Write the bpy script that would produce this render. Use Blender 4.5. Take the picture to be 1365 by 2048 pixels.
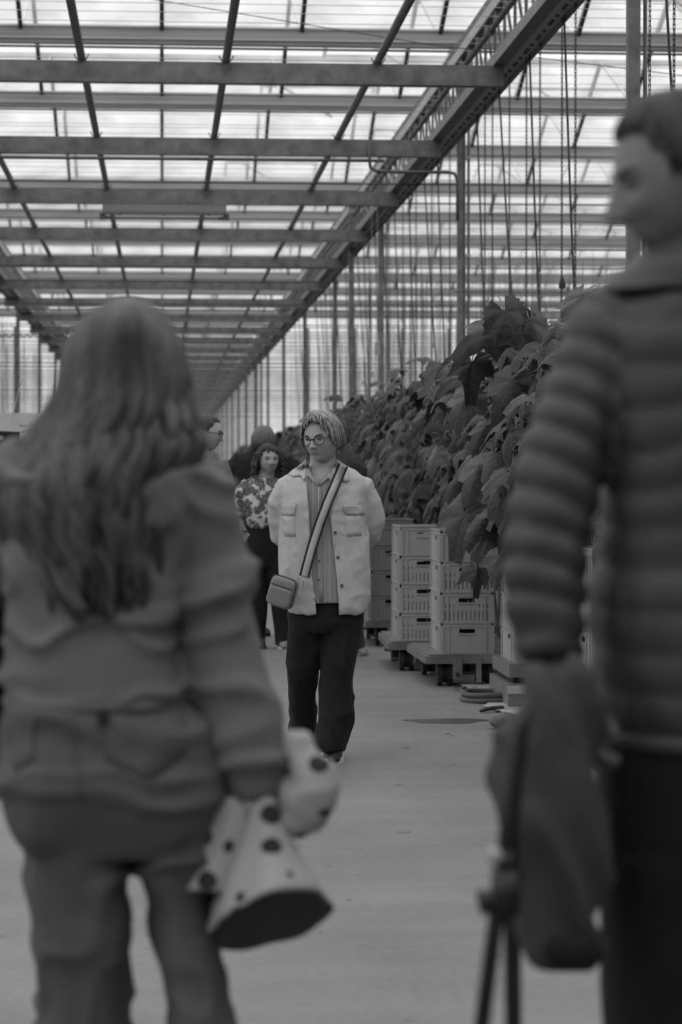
import bpy, bmesh, math, random
import numpy as np
from mathutils import Vector, Matrix
from mathutils.bvhtree import BVHTree

for o in list(bpy.data.objects):
    bpy.data.objects.remove(o)
SC = bpy.context.scene
COL = SC.collection
rnd = random.Random(7)
nrs = np.random.RandomState(11)

# ------------------------------------------------------------------ camera
F = 4835.0                       # focal length in pixels of the 1365 x 2048 frame (85 mm on 36 mm)
CAMH = 1.40
YAW, PIT = math.radians(4.228), math.radians(0.936)
cam_d = bpy.data.cameras.new('camera')
cam_d.sensor_fit = 'VERTICAL'
cam_d.sensor_height = 36.0
cam_d.sensor_width = 24.0
cam_d.lens = 36.0 * F / 2048.0
cam_d.clip_start, cam_d.clip_end = 0.1, 600
cam_d.dof.use_dof = True
cam_d.dof.focus_distance = 11.75
cam_d.dof.aperture_fstop = 3.8
cam = bpy.data.objects.new('camera', cam_d)
COL.objects.link(cam)
cam.location = (0, 0, CAMH)
cam.rotation_euler = (math.pi / 2 - PIT, 0, -YAW)
SC.camera = cam

# ------------------------------------------------------------------ overcast sky, exposure
w = bpy.data.worlds.new('overcast_sky')
SC.world = w
w.use_nodes = True
nt = w.node_tree
nt.nodes.clear()
out = nt.nodes.new('ShaderNodeOutputWorld')
bg = nt.nodes.new('ShaderNodeBackground')
tc = nt.nodes.new('ShaderNodeTexCoord')
sep = nt.nodes.new('ShaderNodeSeparateXYZ')
mr = nt.nodes.new('ShaderNodeMapRange')           # standard overcast sky: (1 + 2 sin h) / 3
mr.inputs[1].default_value, mr.inputs[2].default_value = 0.0, 1.0
mr.inputs[3].default_value, mr.inputs[4].default_value = 0.52, 1.0
nt.links.new(tc.outputs['Generated'], sep.inputs[0])
nt.links.new(sep.outputs['Z'], mr.inputs[0])
nt.links.new(mr.outputs[0], bg.inputs['Strength'])
bg.inputs['Color'].default_value = (1, 1, 1, 1)
nt.links.new(bg.outputs[0], out.inputs['Surface'])
SC.view_settings.view_transform = 'Standard'
SC.view_settings.look = 'None'
SC.view_settings.gamma = 1.0
SC.view_settings.use_curve_mapping = False
SC.view_settings.exposure = 0.88
SC.cycles.transparent_max_bounces = 32

# ------------------------------------------------------------------ pixel helpers
_f = Vector((math.sin(YAW) * math.cos(PIT), math.cos(YAW) * math.cos(PIT), -math.sin(PIT)))
_r = Vector((math.cos(YAW), -math.sin(YAW), 0))
_u = _r.cross(_f)
CAM = Vector((0, 0, CAMH))

def ray(px, py):
    return _f + _r * ((px - 682.5) / F) - _u * ((py - 1024.0) / F)

def at(px, py, Y):
    d = ray(px, py)
    return CAM + d * (Y / d.y)

def ground(px, py):
    d = ray(px, py)
    return CAM + d * (-CAMH / d.z)

def pix(p):
    v = p - CAM
    k = F / v.dot(_f)
    return 682.5 + v.dot(_r) * k, 1024.0 - v.dot(_u) * k

# ------------------------------------------------------------------ materials (a black and white photograph: all greys)
def lin(v):
    v = v / 255.0
    return v / 12.92 if v <= .04045 else ((v + .055) / 1.055) ** 2.4

MATS = {}
def mat(name, a, rough=.6, var=.0, scale=12.0, bump=0.0, bscale=60.0, metal=0.0, stretch=(1, 1, 1), spec=.4, transl=0.0, detail=4.0, sheen=0.0):
    """a = linear albedo; var = relative colour variation from noise"""
    if name in MATS:
        return MATS[name]
    m = bpy.data.materials.new(name)
    m.use_nodes = True
    n = m.node_tree.nodes
    L = m.node_tree.links
    b = n['Principled BSDF']
    b.inputs['Roughness'].default_value = rough
    b.inputs['Metallic'].default_value = metal
    b.inputs['Specular IOR Level'].default_value = spec
    if sheen:
        b.inputs['Sheen Weight'].default_value = sheen
    b.inputs['Base Color'].default_value = (a, a, a, 1)
    if var or bump:
        t = n.new('ShaderNodeTexCoord')
        mp = n.new('ShaderNodeMapping')
        mp.inputs['Scale'].default_value = stretch
        L.new(t.outputs['Object'], mp.inputs[0])
    if var:
        no = n.new('ShaderNodeTexNoise')
        no.inputs['Scale'].default_value = scale
        no.inputs['Detail'].default_value = detail
        L.new(mp.outputs[0], no.inputs[0])
        r = n.new('ShaderNodeMapRange')
        r.inputs[1].default_value, r.inputs[2].default_value = .3, .7
        r.inputs[3].default_value, r.inputs[4].default_value = a * (1 - var), a * (1 + var)
        L.new(no.outputs['Fac'], r.inputs[0])
        L.new(r.outputs[0], b.inputs['Base Color'])
    if bump:
        nb = n.new('ShaderNodeTexNoise')
        nb.inputs['Scale'].default_value = bscale
        nb.inputs['Detail'].default_value = 3
        L.new(mp.outputs[0], nb.inputs[0])
        bp = n.new('ShaderNodeBump')
        bp.inputs['Strength'].default_value = bump
        bp.inputs['Distance'].default_value = .01
        L.new(nb.outputs['Fac'], bp.inputs['Height'])
        L.new(bp.outputs[0], b.inputs['Normal'])
    if transl:
        tr = n.new('ShaderNodeBsdfTranslucent')
        tr.inputs['Color'].default_value = (a * 1.3, a * 1.3, a * 1.3, 1)
        mx = n.new('ShaderNodeMixShader')
        mx.inputs[0].default_value = transl
        L.new(b.outputs[0], mx.inputs[1])
        L.new(tr.outputs[0], mx.inputs[2])
        L.new(mx.outputs[0], n['Material Output'].inputs['Surface'])
    MATS[name] = m
    return m

def glass_mat(name, diffuse, tint, var=.0):
    m = bpy.data.materials.new(name)
    m.use_nodes = True
    n, L = m.node_tree.nodes, m.node_tree.links
    n.remove(n['Principled BSDF'])
    tr = n.new('ShaderNodeBsdfTransparent')
    tr.inputs[0].default_value = (tint, tint, tint, 1)
    tl = n.new('ShaderNodeBsdfTranslucent')
    tl.inputs[0].default_value = (.85, .85, .85, 1)
    mx = n.new('ShaderNodeMixShader')
    L.new(tr.outputs[0], mx.inputs[1])
    L.new(tl.outputs[0], mx.inputs[2])
    t = n.new('ShaderNodeTexCoord')
    mp = n.new('ShaderNodeMapping')
    mp.inputs['Scale'].default_value = (1, .5, 1)
    no = n.new('ShaderNodeTexNoise')
    no.inputs['Scale'].default_value = 1.6
    no.inputs['Detail'].default_value = 5
    r = n.new('ShaderNodeMapRange')
    r.inputs[1].default_value, r.inputs[2].default_value = .35, .75
    r.inputs[3].default_value, r.inputs[4].default_value = max(0, diffuse - var), diffuse + var
    L.new(t.outputs['Object'], mp.inputs[0])
    L.new(mp.outputs[0], no.inputs[0])
    L.new(no.outputs['Fac'], r.inputs[0])
    L.new(r.outputs[0], mx.inputs[0])
    L.new(mx.outputs[0], n['Material Output'].inputs['Surface'])
    MATS[name] = m
    return m

# ------------------------------------------------------------------ mesh helpers
class MB:
    def __init__(s):
        s.v, s.f = [], []
    def add(s, v, f):
        o = len(s.v)
        s.v += [tuple(p) for p in v]
        s.f += [tuple(i + o for i in q) for q in f]
        return s
    def box(s, x0, x1, y0, y1, z0, z1):
        v = [(x, y, z) for z in (z0, z1) for y in (y0, y1) for x in (x0, x1)]
        return s.add(v, [(0, 2, 3, 1), (4, 5, 7, 6), (0, 1, 5, 4), (2, 6, 7, 3), (0, 4, 6, 2), (1, 3, 7, 5)])
    def bar(s, a, b, wx, wz=None, up=(0, 0, 1)):
        """square bar from a to b"""
        a, b = Vector(a), Vector(b)
        wz = wz or wx
        d = (b - a).normalized()
        u = Vector(up)
        if abs(d.dot(u)) > .95:
            u = Vector((0, 1, 0))
        r = d.cross(u).normalized() * wx / 2
        u = r.cross(d).normalized() * wz / 2
        v = [p + r * i + u * j for p in (a, b) for i, j in ((-1, -1), (1, -1), (1, 1), (-1, 1))]
        return s.add(v, [(3, 2, 1, 0), (4, 5, 6, 7), (0, 1, 5, 4), (1, 2, 6, 5), (2, 3, 7, 6), (3, 0, 4, 7)])
    def tube(s, pts, rad, n=10, ref=None, cap=True, rnd_cap=False):
        """tube through pts; rad = r, or list of r or (r_ref_side, r_other)"""
        P = [Vector(p) for p in pts]
        m = len(P)
        if not hasattr(rad, '__len__'):
            rad = [rad] * m
        R = [(q, q) if not hasattr(q, '__len__') else q for q in rad]
        T = []
        for i in range(m):
            d = P[min(i + 1, m - 1)] - P[max(i - 1, 0)]
            T.append(d.normalized() if d.length > 1e-9 else Vector((0, 0, 1)))
        u = Vector(ref) if ref is not None else (Vector((1, 0, 0)) if abs(T[0].x) < .8 else Vector((0, 1, 0)))
        verts = []
        for i in range(m):
            uu = (Vector(ref) if ref is not None else u)
            uu = uu - T[i] * uu.dot(T[i])
            if uu.length < 1e-6:
                uu = T[i].orthogonal()
            uu.normalize()
            u = uu
            w_ = T[i].cross(uu)
            for k in range(n):
                a = 2 * math.pi * k / n
                verts.append(P[i] + uu * (math.cos(a) * R[i][0]) + w_ * (math.sin(a) * R[i][1]))
        faces = []
        for i in range(m - 1):
            for k in range(n):
                k2 = (k + 1) % n
                faces.append((i * n + k, i * n + k2, (i + 1) * n + k2, (i + 1) * n + k))
        if cap:
            faces.append(tuple(range(n - 1, -1, -1)))
            faces.append(tuple(range((m - 1) * n, m * n)))
        return s.add(verts, faces)
    def rings(s, rs, n=28, e=2.3):
        """loft of horizontal superellipse rings: (center, rx, ry)"""
        verts = []
        for c, rx, ry in rs:
            for k in range(n):
                a = 2 * math.pi * k / n
                ca, sa = math.cos(a), math.sin(a)
                x = math.copysign(abs(ca) ** (2 / e), ca)
                y = math.copysign(abs(sa) ** (2 / e), sa)
                verts.append((c[0] + rx * x, c[1] + ry * y, c[2]))
        m = len(rs)
        faces = [(i * n + k, i * n + (k + 1) % n, (i + 1) * n + (k + 1) % n, (i + 1) * n + k) for i in range(m - 1) for k in range(n)]
        faces.append(tuple(range(n - 1, -1, -1)))
        faces.append(tuple(range((m - 1) * n, m * n)))
        return s.add(verts, faces)
    def ball(s, c, r, n=12, m=8, rot=None):
        rx, ry, rz = r if hasattr(r, '__len__') else (r, r, r)
        V, Fc = [], []
        for i in range(m + 1):
            t = math.pi * i / m
            for k in range(n):
                a = 2 * math.pi * k / n
                p = Vector((rx * math.sin(t) * math.cos(a), ry * math.sin(t) * math.sin(a), rz * math.cos(t)))
                if rot is not None:
                    p = rot @ p
                V.append(Vector(c) + p)
        for i in range(m):
            for k in range(n):
                Fc.append((i * n + k, (i + 1) * n + k, (i + 1) * n + (k + 1) % n, i * n + (k + 1) % n))
        return s.add(V, Fc)
    def mesh(s, name):
        me = bpy.data.meshes.new(name)
        me.from_pydata([tuple(p) for p in s.v], [], s.f)
        me.update()
        return me
    def build(s, name, m, parent=None, loc=(0, 0, 0), smooth=False):
        """verts are given in world space minus the parent's location"""
        return obj(name, s.mesh(name), m, parent, loc, smooth)

def obj(name, me, m, parent=None, loc=(0, 0, 0), smooth=False):
    o = bpy.data.objects.new(name, me)
    COL.objects.link(o)
    if m is not None and not me.materials:
        me.materials.append(m)
    if smooth:
        me.polygons.foreach_set('use_smooth', [True] * len(me.polygons))
    o.location = loc
    if parent is not None:
        o.parent = parent
    return o

def thing(name, label, cat, loc=(0, 0, 0), group=None, kind=None):
    o = bpy.data.objects.new(name, None)
    o.empty_display_size = .1
    COL.objects.link(o)
    o.location = loc
    return tag(o, label, cat, group, kind)

def tag(o, label=None, cat=None, group=None, kind=None):
    if label: o['label'] = label
    if cat: o['category'] = cat
    if group: o['group'] = group
    if kind: o['kind'] = kind
    return o

ORD = ['first', 'second', 'third', 'fourth', 'fifth', 'sixth', 'seventh', 'eighth', 'ninth', 'tenth', 'eleventh', 'twelfth', 'thirteenth', 'fourteenth', 'fifteenth', 'sixteenth', 'seventeenth', 'eighteenth', 'nineteenth', 'twentieth', 'twenty-first', 'twenty-second', 'twenty-third', 'twenty-fourth', 'twenty-fifth', 'twenty-sixth', 'twenty-seventh', 'twenty-eighth', 'twenty-ninth', 'thirtieth', 'thirty-first', 'thirty-second', 'thirty-third', 'thirty-fourth', 'thirty-fifth', 'thirty-sixth', 'thirty-seventh', 'thirty-eighth', 'thirty-ninth', 'fortieth']

# vectorised value noise for folds
_perm = nrs.rand(64, 64, 64).astype(np.float32)
def vnoise(P):
    P = np.asarray(P, dtype=np.float64)
    i = np.floor(P).astype(int)
    f = P - i
    f = f * f * (3 - 2 * f)
    r = 0
    for dx in (0, 1):
        for dy in (0, 1):
            for dz in (0, 1):
                wgt = (f[:, 0] if dx else 1 - f[:, 0]) * (f[:, 1] if dy else 1 - f[:, 1]) * (f[:, 2] if dz else 1 - f[:, 2])
                r = r + wgt * _perm[(i[:, 0] + dx) % 64, (i[:, 1] + dy) % 64, (i[:, 2] + dz) % 64]
    return r * 2 - 1

def remesh(mb, voxel, smooth=5, taubin=True):
    """union of closed shapes as one continuous surface -> numpy verts, faces list"""
    me = mb.mesh('tmp')
    o = bpy.data.objects.new('tmp', me)
    COL.objects.link(o)
    md = o.modifiers.new('r', 'REMESH')
    md.mode = 'VOXEL'
    md.voxel_size = voxel
    dg = bpy.context.evaluated_depsgraph_get()
    ev = o.evaluated_get(dg)
    m2 = bpy.data.meshes.new_from_object(ev)
    bpy.data.objects.remove(o)
    bpy.data.meshes.remove(me)
    n = len(m2.vertices)
    co = np.empty(n * 3)
    m2.vertices.foreach_get('co', co)
    co = co.reshape(-1, 3)
    ed = np.empty(len(m2.edges) * 2, dtype=int)
    m2.edges.foreach_get('vertices', ed)
    ed = ed.reshape(-1, 2)
    co = lap(co, ed, smooth, taubin)
    m2.vertices.foreach_set('co', co.ravel())
    m2.update()
    return m2

def lap(co, ed, it, taubin=True):
    deg = np.bincount(ed.ravel(), minlength=len(co))[:, None].clip(1)
    for k in range(it):
        s = np.zeros_like(co)
        for c in range(3):
            s[:, c] = np.bincount(ed[:, 0], co[ed[:, 1], c], len(co)) + np.bincount(ed[:, 1], co[ed[:, 0], c], len(co))
        lam = .5 if (not taubin or k % 2 == 0) else -.52
        co = co + lam * (s / deg - co)
    return co

def get_co(me):
    co = np.empty(len(me.vertices) * 3)
    me.vertices.foreach_get('co', co)
    return co.reshape(-1, 3)

def get_no(me):
    no = np.empty(len(me.vertices) * 3)
    me.vertices.foreach_get('normal', no)
    return no.reshape(-1, 3)

def set_co(me, co):
    me.vertices.foreach_set('co', np.asarray(co).ravel())
    me.update()
# ================================================================== the greenhouse
M_STEEL = mat('galvanised_steel', .17, .5, .3, 9, .1, 40, metal=.25)
M_STEEL2 = mat('dull_steel', .10, .55, .25, 6, metal=.2)
M_ALU = mat('aluminium_gutter', .42, .5, .15, 3, stretch=(.3, 3, 3))
M_BAR = mat('glazing_bar_metal', .05, .5, .1, 8)
M_WIRE = mat('wire', .10, .5)
M_TWINE = mat('dark_twine', .06, .8)
M_GLASS = glass_mat('greenhouse_glass', .20, .985, .12)
M_WALLG = glass_mat('diffuse_wall_glass', .38, .97, .2)
M_SOIL = mat('soil', .05, .9, .5, 3, .6, 20)
M_WHITEP = mat('white_ground_film', .35, .6, .4, 4, .5, 12)

def concrete():
    m = bpy.data.materials.new('concrete')
    m.use_nodes = True
    n, L = m.node_tree.nodes, m.node_tree.links
    b = n['Principled BSDF']
    t = n.new('ShaderNodeTexCoord')
    def noise(scale, st, det, lo, hi, a, c):
        mp = n.new('ShaderNodeMapping'); mp.inputs['Scale'].default_value = st
        no = n.new('ShaderNodeTexNoise'); no.inputs['Scale'].default_value = scale; no.inputs['Detail'].default_value = det
        r = n.new('ShaderNodeMapRange')
        r.inputs[1].default_value, r.inputs[2].default_value, r.inputs[3].default_value, r.inputs[4].default_value = lo, hi, a, c
        L.new(t.outputs['Object'], mp.inputs[0]); L.new(mp.outputs[0], no.inputs[0]); L.new(no.outputs['Fac'], r.inputs[0])
        return r.outputs[0]
    A = noise(1.2, (1, .45, 1), 6, .3, .7, .165, .225)
    B = noise(30, (1, 1, 1), 5, .3, .7, .9, 1.08)
    C = noise(2.0, (.5, 1.6, 1), 5, .40, .65, .90, 1.03)
    D = noise(7, (1, 1, 1), 2, .70, .74, 1.0, .62)      # small dark stains
    cur = A
    for k in (B, C, D):
        mm = n.new('ShaderNodeMath'); mm.operation = 'MULTIPLY'
        L.new(cur, mm.inputs[0]); L.new(k, mm.inputs[1])
        cur = mm.outputs[0]
    L.new(cur, b.inputs['Base Color'])
    b.inputs['Roughness'].default_value = .62
    b.inputs['Specular IOR Level'].default_value = .3
    bp = n.new('ShaderNodeBump'); bp.inputs['Strength'].default_value = .15; bp.inputs['Distance'].default_value = .004
    L.new(B, bp.inputs['Height']); L.new(bp.outputs[0], b.inputs['Normal'])
    return m

XL, XR = -3.25, 2.02           # path edges
tag(MB().box(XL, XR, -9, 164, -.12, 0).build('floor', concrete()), 'grey concrete main path through the greenhouse', None, None, 'structure')
tag(MB().box(XR, 60, -9, 164, -.14, -.015).build('floor_planting_right', M_SOIL), 'dark soil bed right of the concrete path', None, None, 'structure')
tag(MB().box(-45, XL, -9, 164, -.14, -.015).build('floor_planting_left', M_SOIL), 'dark soil bed left of the concrete path', None, None, 'structure')

# ---- far wall of glass: panes and mullions
WY = 160.0
fw = tag(bpy.data.objects.new('wall_far', None), 'far glass end wall of the greenhouse', None, None, 'structure')
COL.objects.link(fw); fw.location = (0, WY, 0)
me_wp = MB().box(-.72, .72, -.01, .01, .4, 5.9).mesh('pane')
me_wp.materials.append(M_WALLG)
me_wm = MB().box(-.035, .035, -.06, .06, 0, 6.0).mesh('mullion')
me_wm.materials.append(M_STEEL)
for i in range(-3, 3):
    obj('pane', me_wp, None, fw, (i * 1.5 + .75, 0, 0))
    obj('mullion', me_wm, None, fw, (i * 1.5, 0, 0))
MB().box(-4.5, 4.5, -.05, .05, 0, .4).build('sill', M_ALU, fw)

# ---- cross partition of diffusing glass beside the path, and the glazed tunnel beyond it
PY = 77.0
pt = tag(bpy.data.objects.new('wall_partition', None), 'diffusing glass cross wall beside the path', None, None, 'structure')
COL.objects.link(pt); pt.location = (0, PY, 0)
for i in list(range(-7, 0)) + list(range(0, 14)):
    x = 3.14 + i * 1.5 if i >= 0 else -3.14 + (i + 1) * 1.5 - 1.5
    obj('pane', me_wp, None, pt, (x + .75, 0, 0))
    obj('mullion', me_wm, None, pt, (x if i >= 0 else x + 1.5, 0, 0))
me_tp = MB().box(-.01, .01, .03, 2.97, .4, 5.9).mesh('pane'); me_tp.materials.append(M_WALLG)
for sx, nm in ((1, 'right'), (-1, 'left')):
    tw = tag(bpy.data.objects.new('wall_tunnel_' + nm, None), 'glazed wall of the far path tunnel on the ' + nm, None, None, 'structure')
    COL.objects.link(tw); tw.location = (sx * 3.14, PY, 0)
    for i in range(27):
        obj('pane', me_tp, None, tw, (0, i * 3, 0))
        obj('mullion', me_wm, None, tw, (0, i * 3, 0))

# ---- unseen wall and door added behind the photographer to cut low light
tag(MB().box(-45, -4, -9.2, -9, 0, 6.2).box(4, 60, -9.2, -9, 0, 6.2).box(-4, 4, -9.2, -9, 4.2, 6.2).build('wall_back_light_block', mat('added_panel_wall', .2, .6, .1, 2)), 'unseen grey wall with a wide gateway, added behind the photographer to block light', None, None, 'structure')
tag(MB().box(-4, 4, -9.16, -9.1, 0, 4.2).build('door_light_block', mat('added_roller_door', .12, .5, .1, 2)), 'unseen grey roller door added behind the photographer to block light', None, None, 'structure')  # added out of view, closes the gateway against light from behind

# ---- roof: gutters, ridges, glazing bars, panes
BAY = 4.53
GY0, GZ = 26.1, 6.05            # first gutter seen, gutter height
RISE = 0.86
roof = tag(bpy.data.objects.new('ceiling', None), 'saw-tooth glass roof of the greenhouse', None, None, 'structure')
COL.objects.link(roof)

def gutter_mb(x0, x1):
    m = MB()
    prof = [(-.13, .10), (-.11, .10), (-.06, -.06), (.06, -.06), (.11, .10), (.13, .10), (.13, .125), (.10, .125), (.05, -.035), (-.05, -.035), (-.10, .125), (-.13, .125)]
    v = [(x, y, z) for x in (x0, x1) for y, z in prof]
    k = len(prof)
    m.add(v, [(i, (i + 1) % k, k + (i + 1) % k, k + i) for i in range(k)])
    m.box(x0, x1, -.1, -.085, -.02, .0).box(x0, x1, .07, .09, -.09, -.07)
    return m
me_gut = gutter_mb(-45, 60).mesh('gutter'); me_gut.materials.append(M_ALU)
me_rid = MB().box(-45, 60, -.03, .03, -.03, .05).mesh('ridge'); me_rid.materials.append(M_ALU)
me_gut2 = gutter_mb(-3.2, 3.2).mesh('gutter'); me_gut2.materials.append(M_ALU)
me_rid2 = MB().box(-3.2, 3.2, -.03, .03, -.03, .05).mesh('ridge'); me_rid2.materials.append(M_ALU)
SL = math.hypot(BAY / 2 - .1, RISE)
ang = math.atan2(RISE, BAY / 2 - .1)
def slope_mesh(name, x0, x1, t, m, up):
    """piece lying on the slope from gutter edge to ridge; up=+1 near slope (rising with y), -1 far slope"""
    c, s_ = math.cos(ang), math.sin(ang) * up
    v = []
    for zz in (-t / 2, t / 2):
        for x, l in ((x0, 0), (x1, 0), (x1, SL), (x0, SL)):
            v.append((x, l * c - zz * s_, l * s_ + zz * c))
    mb = MB().add(v, [(3, 2, 1, 0), (4, 5, 6, 7), (0, 1, 5, 4), (1, 2, 6, 5), (2, 3, 7, 6), (3, 0, 4, 7)])
    me = mb.mesh(name)
    me.materials.append(m)
    return me
PW = 1.5
pane_me = {u: slope_mesh('pane', .02, PW - .02, .005, M_GLASS, u) for u in (1, -1)}
bar_me = {1: slope_mesh('glazing_bar', -.011, .011, .03, M_ALU, 1), -1: slope_mesh('glazing_bar', -.022, .022, .06, M_BAR, -1)}
far_glass, far_bars = MB(), MB()
k0 = -7
nb = 0
for k in range(k0, 30):
    gy = GY0 + k * BAY
    far = gy > PY - 3
    o = obj('gutter', me_gut2 if far else me_gut, None, roof, (0, gy, GZ))
    obj('ridge', me_rid2 if far else me_rid, None, roof, (0, gy + BAY / 2, GZ + .1 + RISE))
    for up, y0, z0 in ((1, gy + .1, GZ + .1), (-1, gy + BAY / 2, GZ + .1 + RISE)):
        ymid = gy + BAY / 2
        xa, xb = -.067 * ymid - 1.2, .215 * ymid + 1.6
        for i in range(-28, 40):
            x = i * PW
            if far and not -3.5 < x < 2.9:
                continue
            seen = (-1 <= k <= 6) and xa < x + PW and x < xb
            if seen:
                obj('pane', pane_me[up], None, roof, (x, y0, z0))
                obj('glazing_bar', bar_me[up], None, roof, (x, y0, z0))
            else:
                c, s_ = math.cos(ang), math.sin(ang) * up
                far_glass.add([(x, y0, z0), (x + PW, y0, z0), (x + PW, y0 + SL * c, z0 + SL * s_), (x, y0 + SL * c, z0 + SL * s_)], [(0, 1, 2, 3)])
                if -10 < x < 32 and gy > 0:
                    far_bars.bar((x, y0, z0), (x, y0 + SL * c, z0 + SL * s_), .04 if up < 0 else .022, .06 if up < 0 else .03)
tag(far_glass.build('distant_panes', M_GLASS, roof), None, None, None, 'stuff')
tag(far_bars.build('distant_glazing_bars', M_BAR, roof), None, None, None, 'stuff')

# ventilation sashes on some ridges
for k, x in ((0, 1.9), (1, 2.2), (2, 1.5), (0, 5.0), (2, 5.4), (3, 3.6), (4, 1.2), (4, 6.0)):
    gy = GY0 + k * BAY + BAY / 2
    z = GZ + .1 + RISE
    m = MB()
    for a, b in (((0, 0), (1.7, 0)), ((0, 1), (1.7, 1)), ((0, 0), (0, 1)), ((1.7, 0), (1.7, 1))):
        m.bar((x + a[0], gy - a[1] * .95, z + .05 + a[1] * .16), (x + b[0], gy - b[1] * .95, z + .05 + b[1] * .16), .045)
    m.bar((x + .3, gy - .95, z + .2), (x + 1.1, gy - .3, z - .15), .03)
    m.build('vent_sash', M_STEEL2, roof)

# ---- cross beams over the path
BY0 = 20.07
BH = CAMH + 3.30
def beam_mesh():
    m = MB()
    m.box(-3.05, 2.84, -.055, .055, -.085, .085)
    return m.mesh('cross_beam')
me_beam = beam_mesh(); me_beam.materials.append(M_STEEL)
NB = 31
for k in range(-3, NB):
    obj('cross_beam', me_beam, None, roof, (0, BY0 + k * BAY, BH))
# clips where the pipes are tied to the beams
PIPES = (-1.76, -.66, .53, 1.79)
me_clip = MB().tube([(-.06, 0, .035), (-.04, 0, -.005), (0, 0, -.02), (.04, 0, -.005), (.06, 0, .035)], .006, 5).mesh('pipe_clip')
me_clip.materials.append(M_STEEL2)
for k in range(-1, 4):
    for x in PIPES:
        obj('pipe_clip', me_clip, None, roof, (x, BY0 + k * BAY - .062, BH + .10))

for i, x in enumerate(PIPES):
    m = MB()
    m.tube([(x, y, BH + .085 + .03) for y in (6, 30, 60, 90, 159)], .034, 12)
    tag(m.build('heating_pipe', M_STEEL, None, smooth=True), 'long grey heating pipe on the cross beams, %s from the left' % ORD[i], 'pipe', 'overhead heating pipes')

# ---- lattice girders along both sides of the path
def girder(sx, label):
    t = thing('lattice_girder', label, 'girder', (sx * 2.9, 0, 0), 'lattice girders')
    y0, y1 = 8.0, 159.0
    def bx(x0, x1, z0, z1):
        a, b = sorted((sx * x0 - sx * 2.9, sx * x1 - sx * 2.9))
        return MB().box(a, b, y0, y1, z0, z1)
    bx(2.75, 2.86, BH + .087, BH + .18).build('bottom_chord', M_STEEL, t)
    bx(2.862, 2.99, BH + .10, BH + .11).build('bolted_plate', M_ALU, t)
    bx(2.985, 3.0, BH + .05, BH + .18).build('chord_flange', M_STEEL, t)
    bx(2.93, 3.14, CAMH + 4.20, CAMH + 4.27).build('top_chord', M_STEEL2, t)
    bx(2.93, 2.945, CAMH + 4.10, CAMH + 4.20).build('top_chord_lip', M_ALU, t)
    me_b = MB().tube([(0, 0, -.012), (0, 0, .006)], .016, 6).mesh('bolt'); me_b.materials.append(M_STEEL2)
    me_v = MB().bar((0, 0, 0), (0, 0, .62), .025).mesh('web_bar'); me_v.materials.append(M_STEEL)
    me_d = MB().bar((0, 0, 0), (0, .55, .62), .022).mesh('web_bar'); me_d.materials.append(M_STEEL)
    n = 0
    y = 14.0
    while y < 62:
        obj('web_bar', me_v, None, t, (sx * .06, y, BH + .18))
        obj('web_bar', me_d, None, t, (sx * .06, y, BH + .18))
        if y < 40:
            for q in (.12, .34, .46):
                obj('bolt', me_b, None, t, (sx * .03, y + q, BH + .095))
        y += .62
    m = MB()
    while y < 158:
        m.bar((sx * .06, y, BH + .18), (sx * .06, y, CAMH + 4.2), .025)
        y += .62
    tag(m.build('distant_web_bars', M_STEEL, t), None, None, None, 'stuff')
    return t
girder(1, 'lattice girder with bolted lower chord running along the right side of the path')
girder(-1, 'lattice girder running along the left side of the path')
# screen drive tube beside the girder
m = MB().tube([(2.90, y, CAMH + 3.90) for y in (9, 40, 80, 158)], .027, 10)
dt = tag(m.build('drive_tube', M_STEEL2, None, smooth=True), 'thin grey screen drive tube beside the right girder', 'tube')
me_cp = MB().tube([(0, -.07, 0), (0, .07, 0)], .042, 10).mesh('coupling'); me_cp.materials.append(M_STEEL2)
for k in range(-1, 5):
    obj('coupling', me_cp, None, dt, (2.90, BY0 + k * BAY + 1.2, CAMH + 3.90))

# ---- posts
post_me = MB().box(-.04, .04, -.04, .04, 0, CAMH + 4.2).mesh('steel_post')
post_me.materials.append(M_STEEL)
foot_me = MB().box(-.09, .09, -.09, .09, 0, .012).mesh('base_plate'); foot_me.materials.append(M_STEEL2)
def post(x, y, label, grp, cable=True):
    t = thing('steel_post', label, 'post', (x, y, 0), grp)
    obj('shaft', post_me, None, t)
    obj('base_plate', foot_me, None, t)
    if cable:
        c = MB().tube([(.075, -.02, .1), (.075, -.02, 3), (.075, -.02, CAMH + 4.1)], .014, 8)
        c.build('conduit', M_STEEL2, t, smooth=True)
        for z in (1.2, 2.6, 3.6, 4.6):
            MB().box(.03, .095, -.04, .0, z, z + .03).build('conduit_clamp', M_ALU, t)
    return t
kk = 0
for k in (0, 2, 4, 6, 8, 10, 12, 14, 16, 18, 20, 22, 24, 26, 28, 30):
    y = BY0 + (k - 1) * BAY
    post(3.05, y, 'square steel post in the row right of the path, %s from the camera' % ORD[kk], 'posts right of the path', k < 6)
    if k >= 6:
        post(-3.06, y, 'square steel post in the row left of the path, %s from the far end' % ORD[(30 - k) // 2], 'posts left of the path', False)
    kk += 1
p = at(703, 780, 36.5)
post(p.x, 36.5, 'single steel post standing between two posts of the right row', 'posts right of the path', False)

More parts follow.
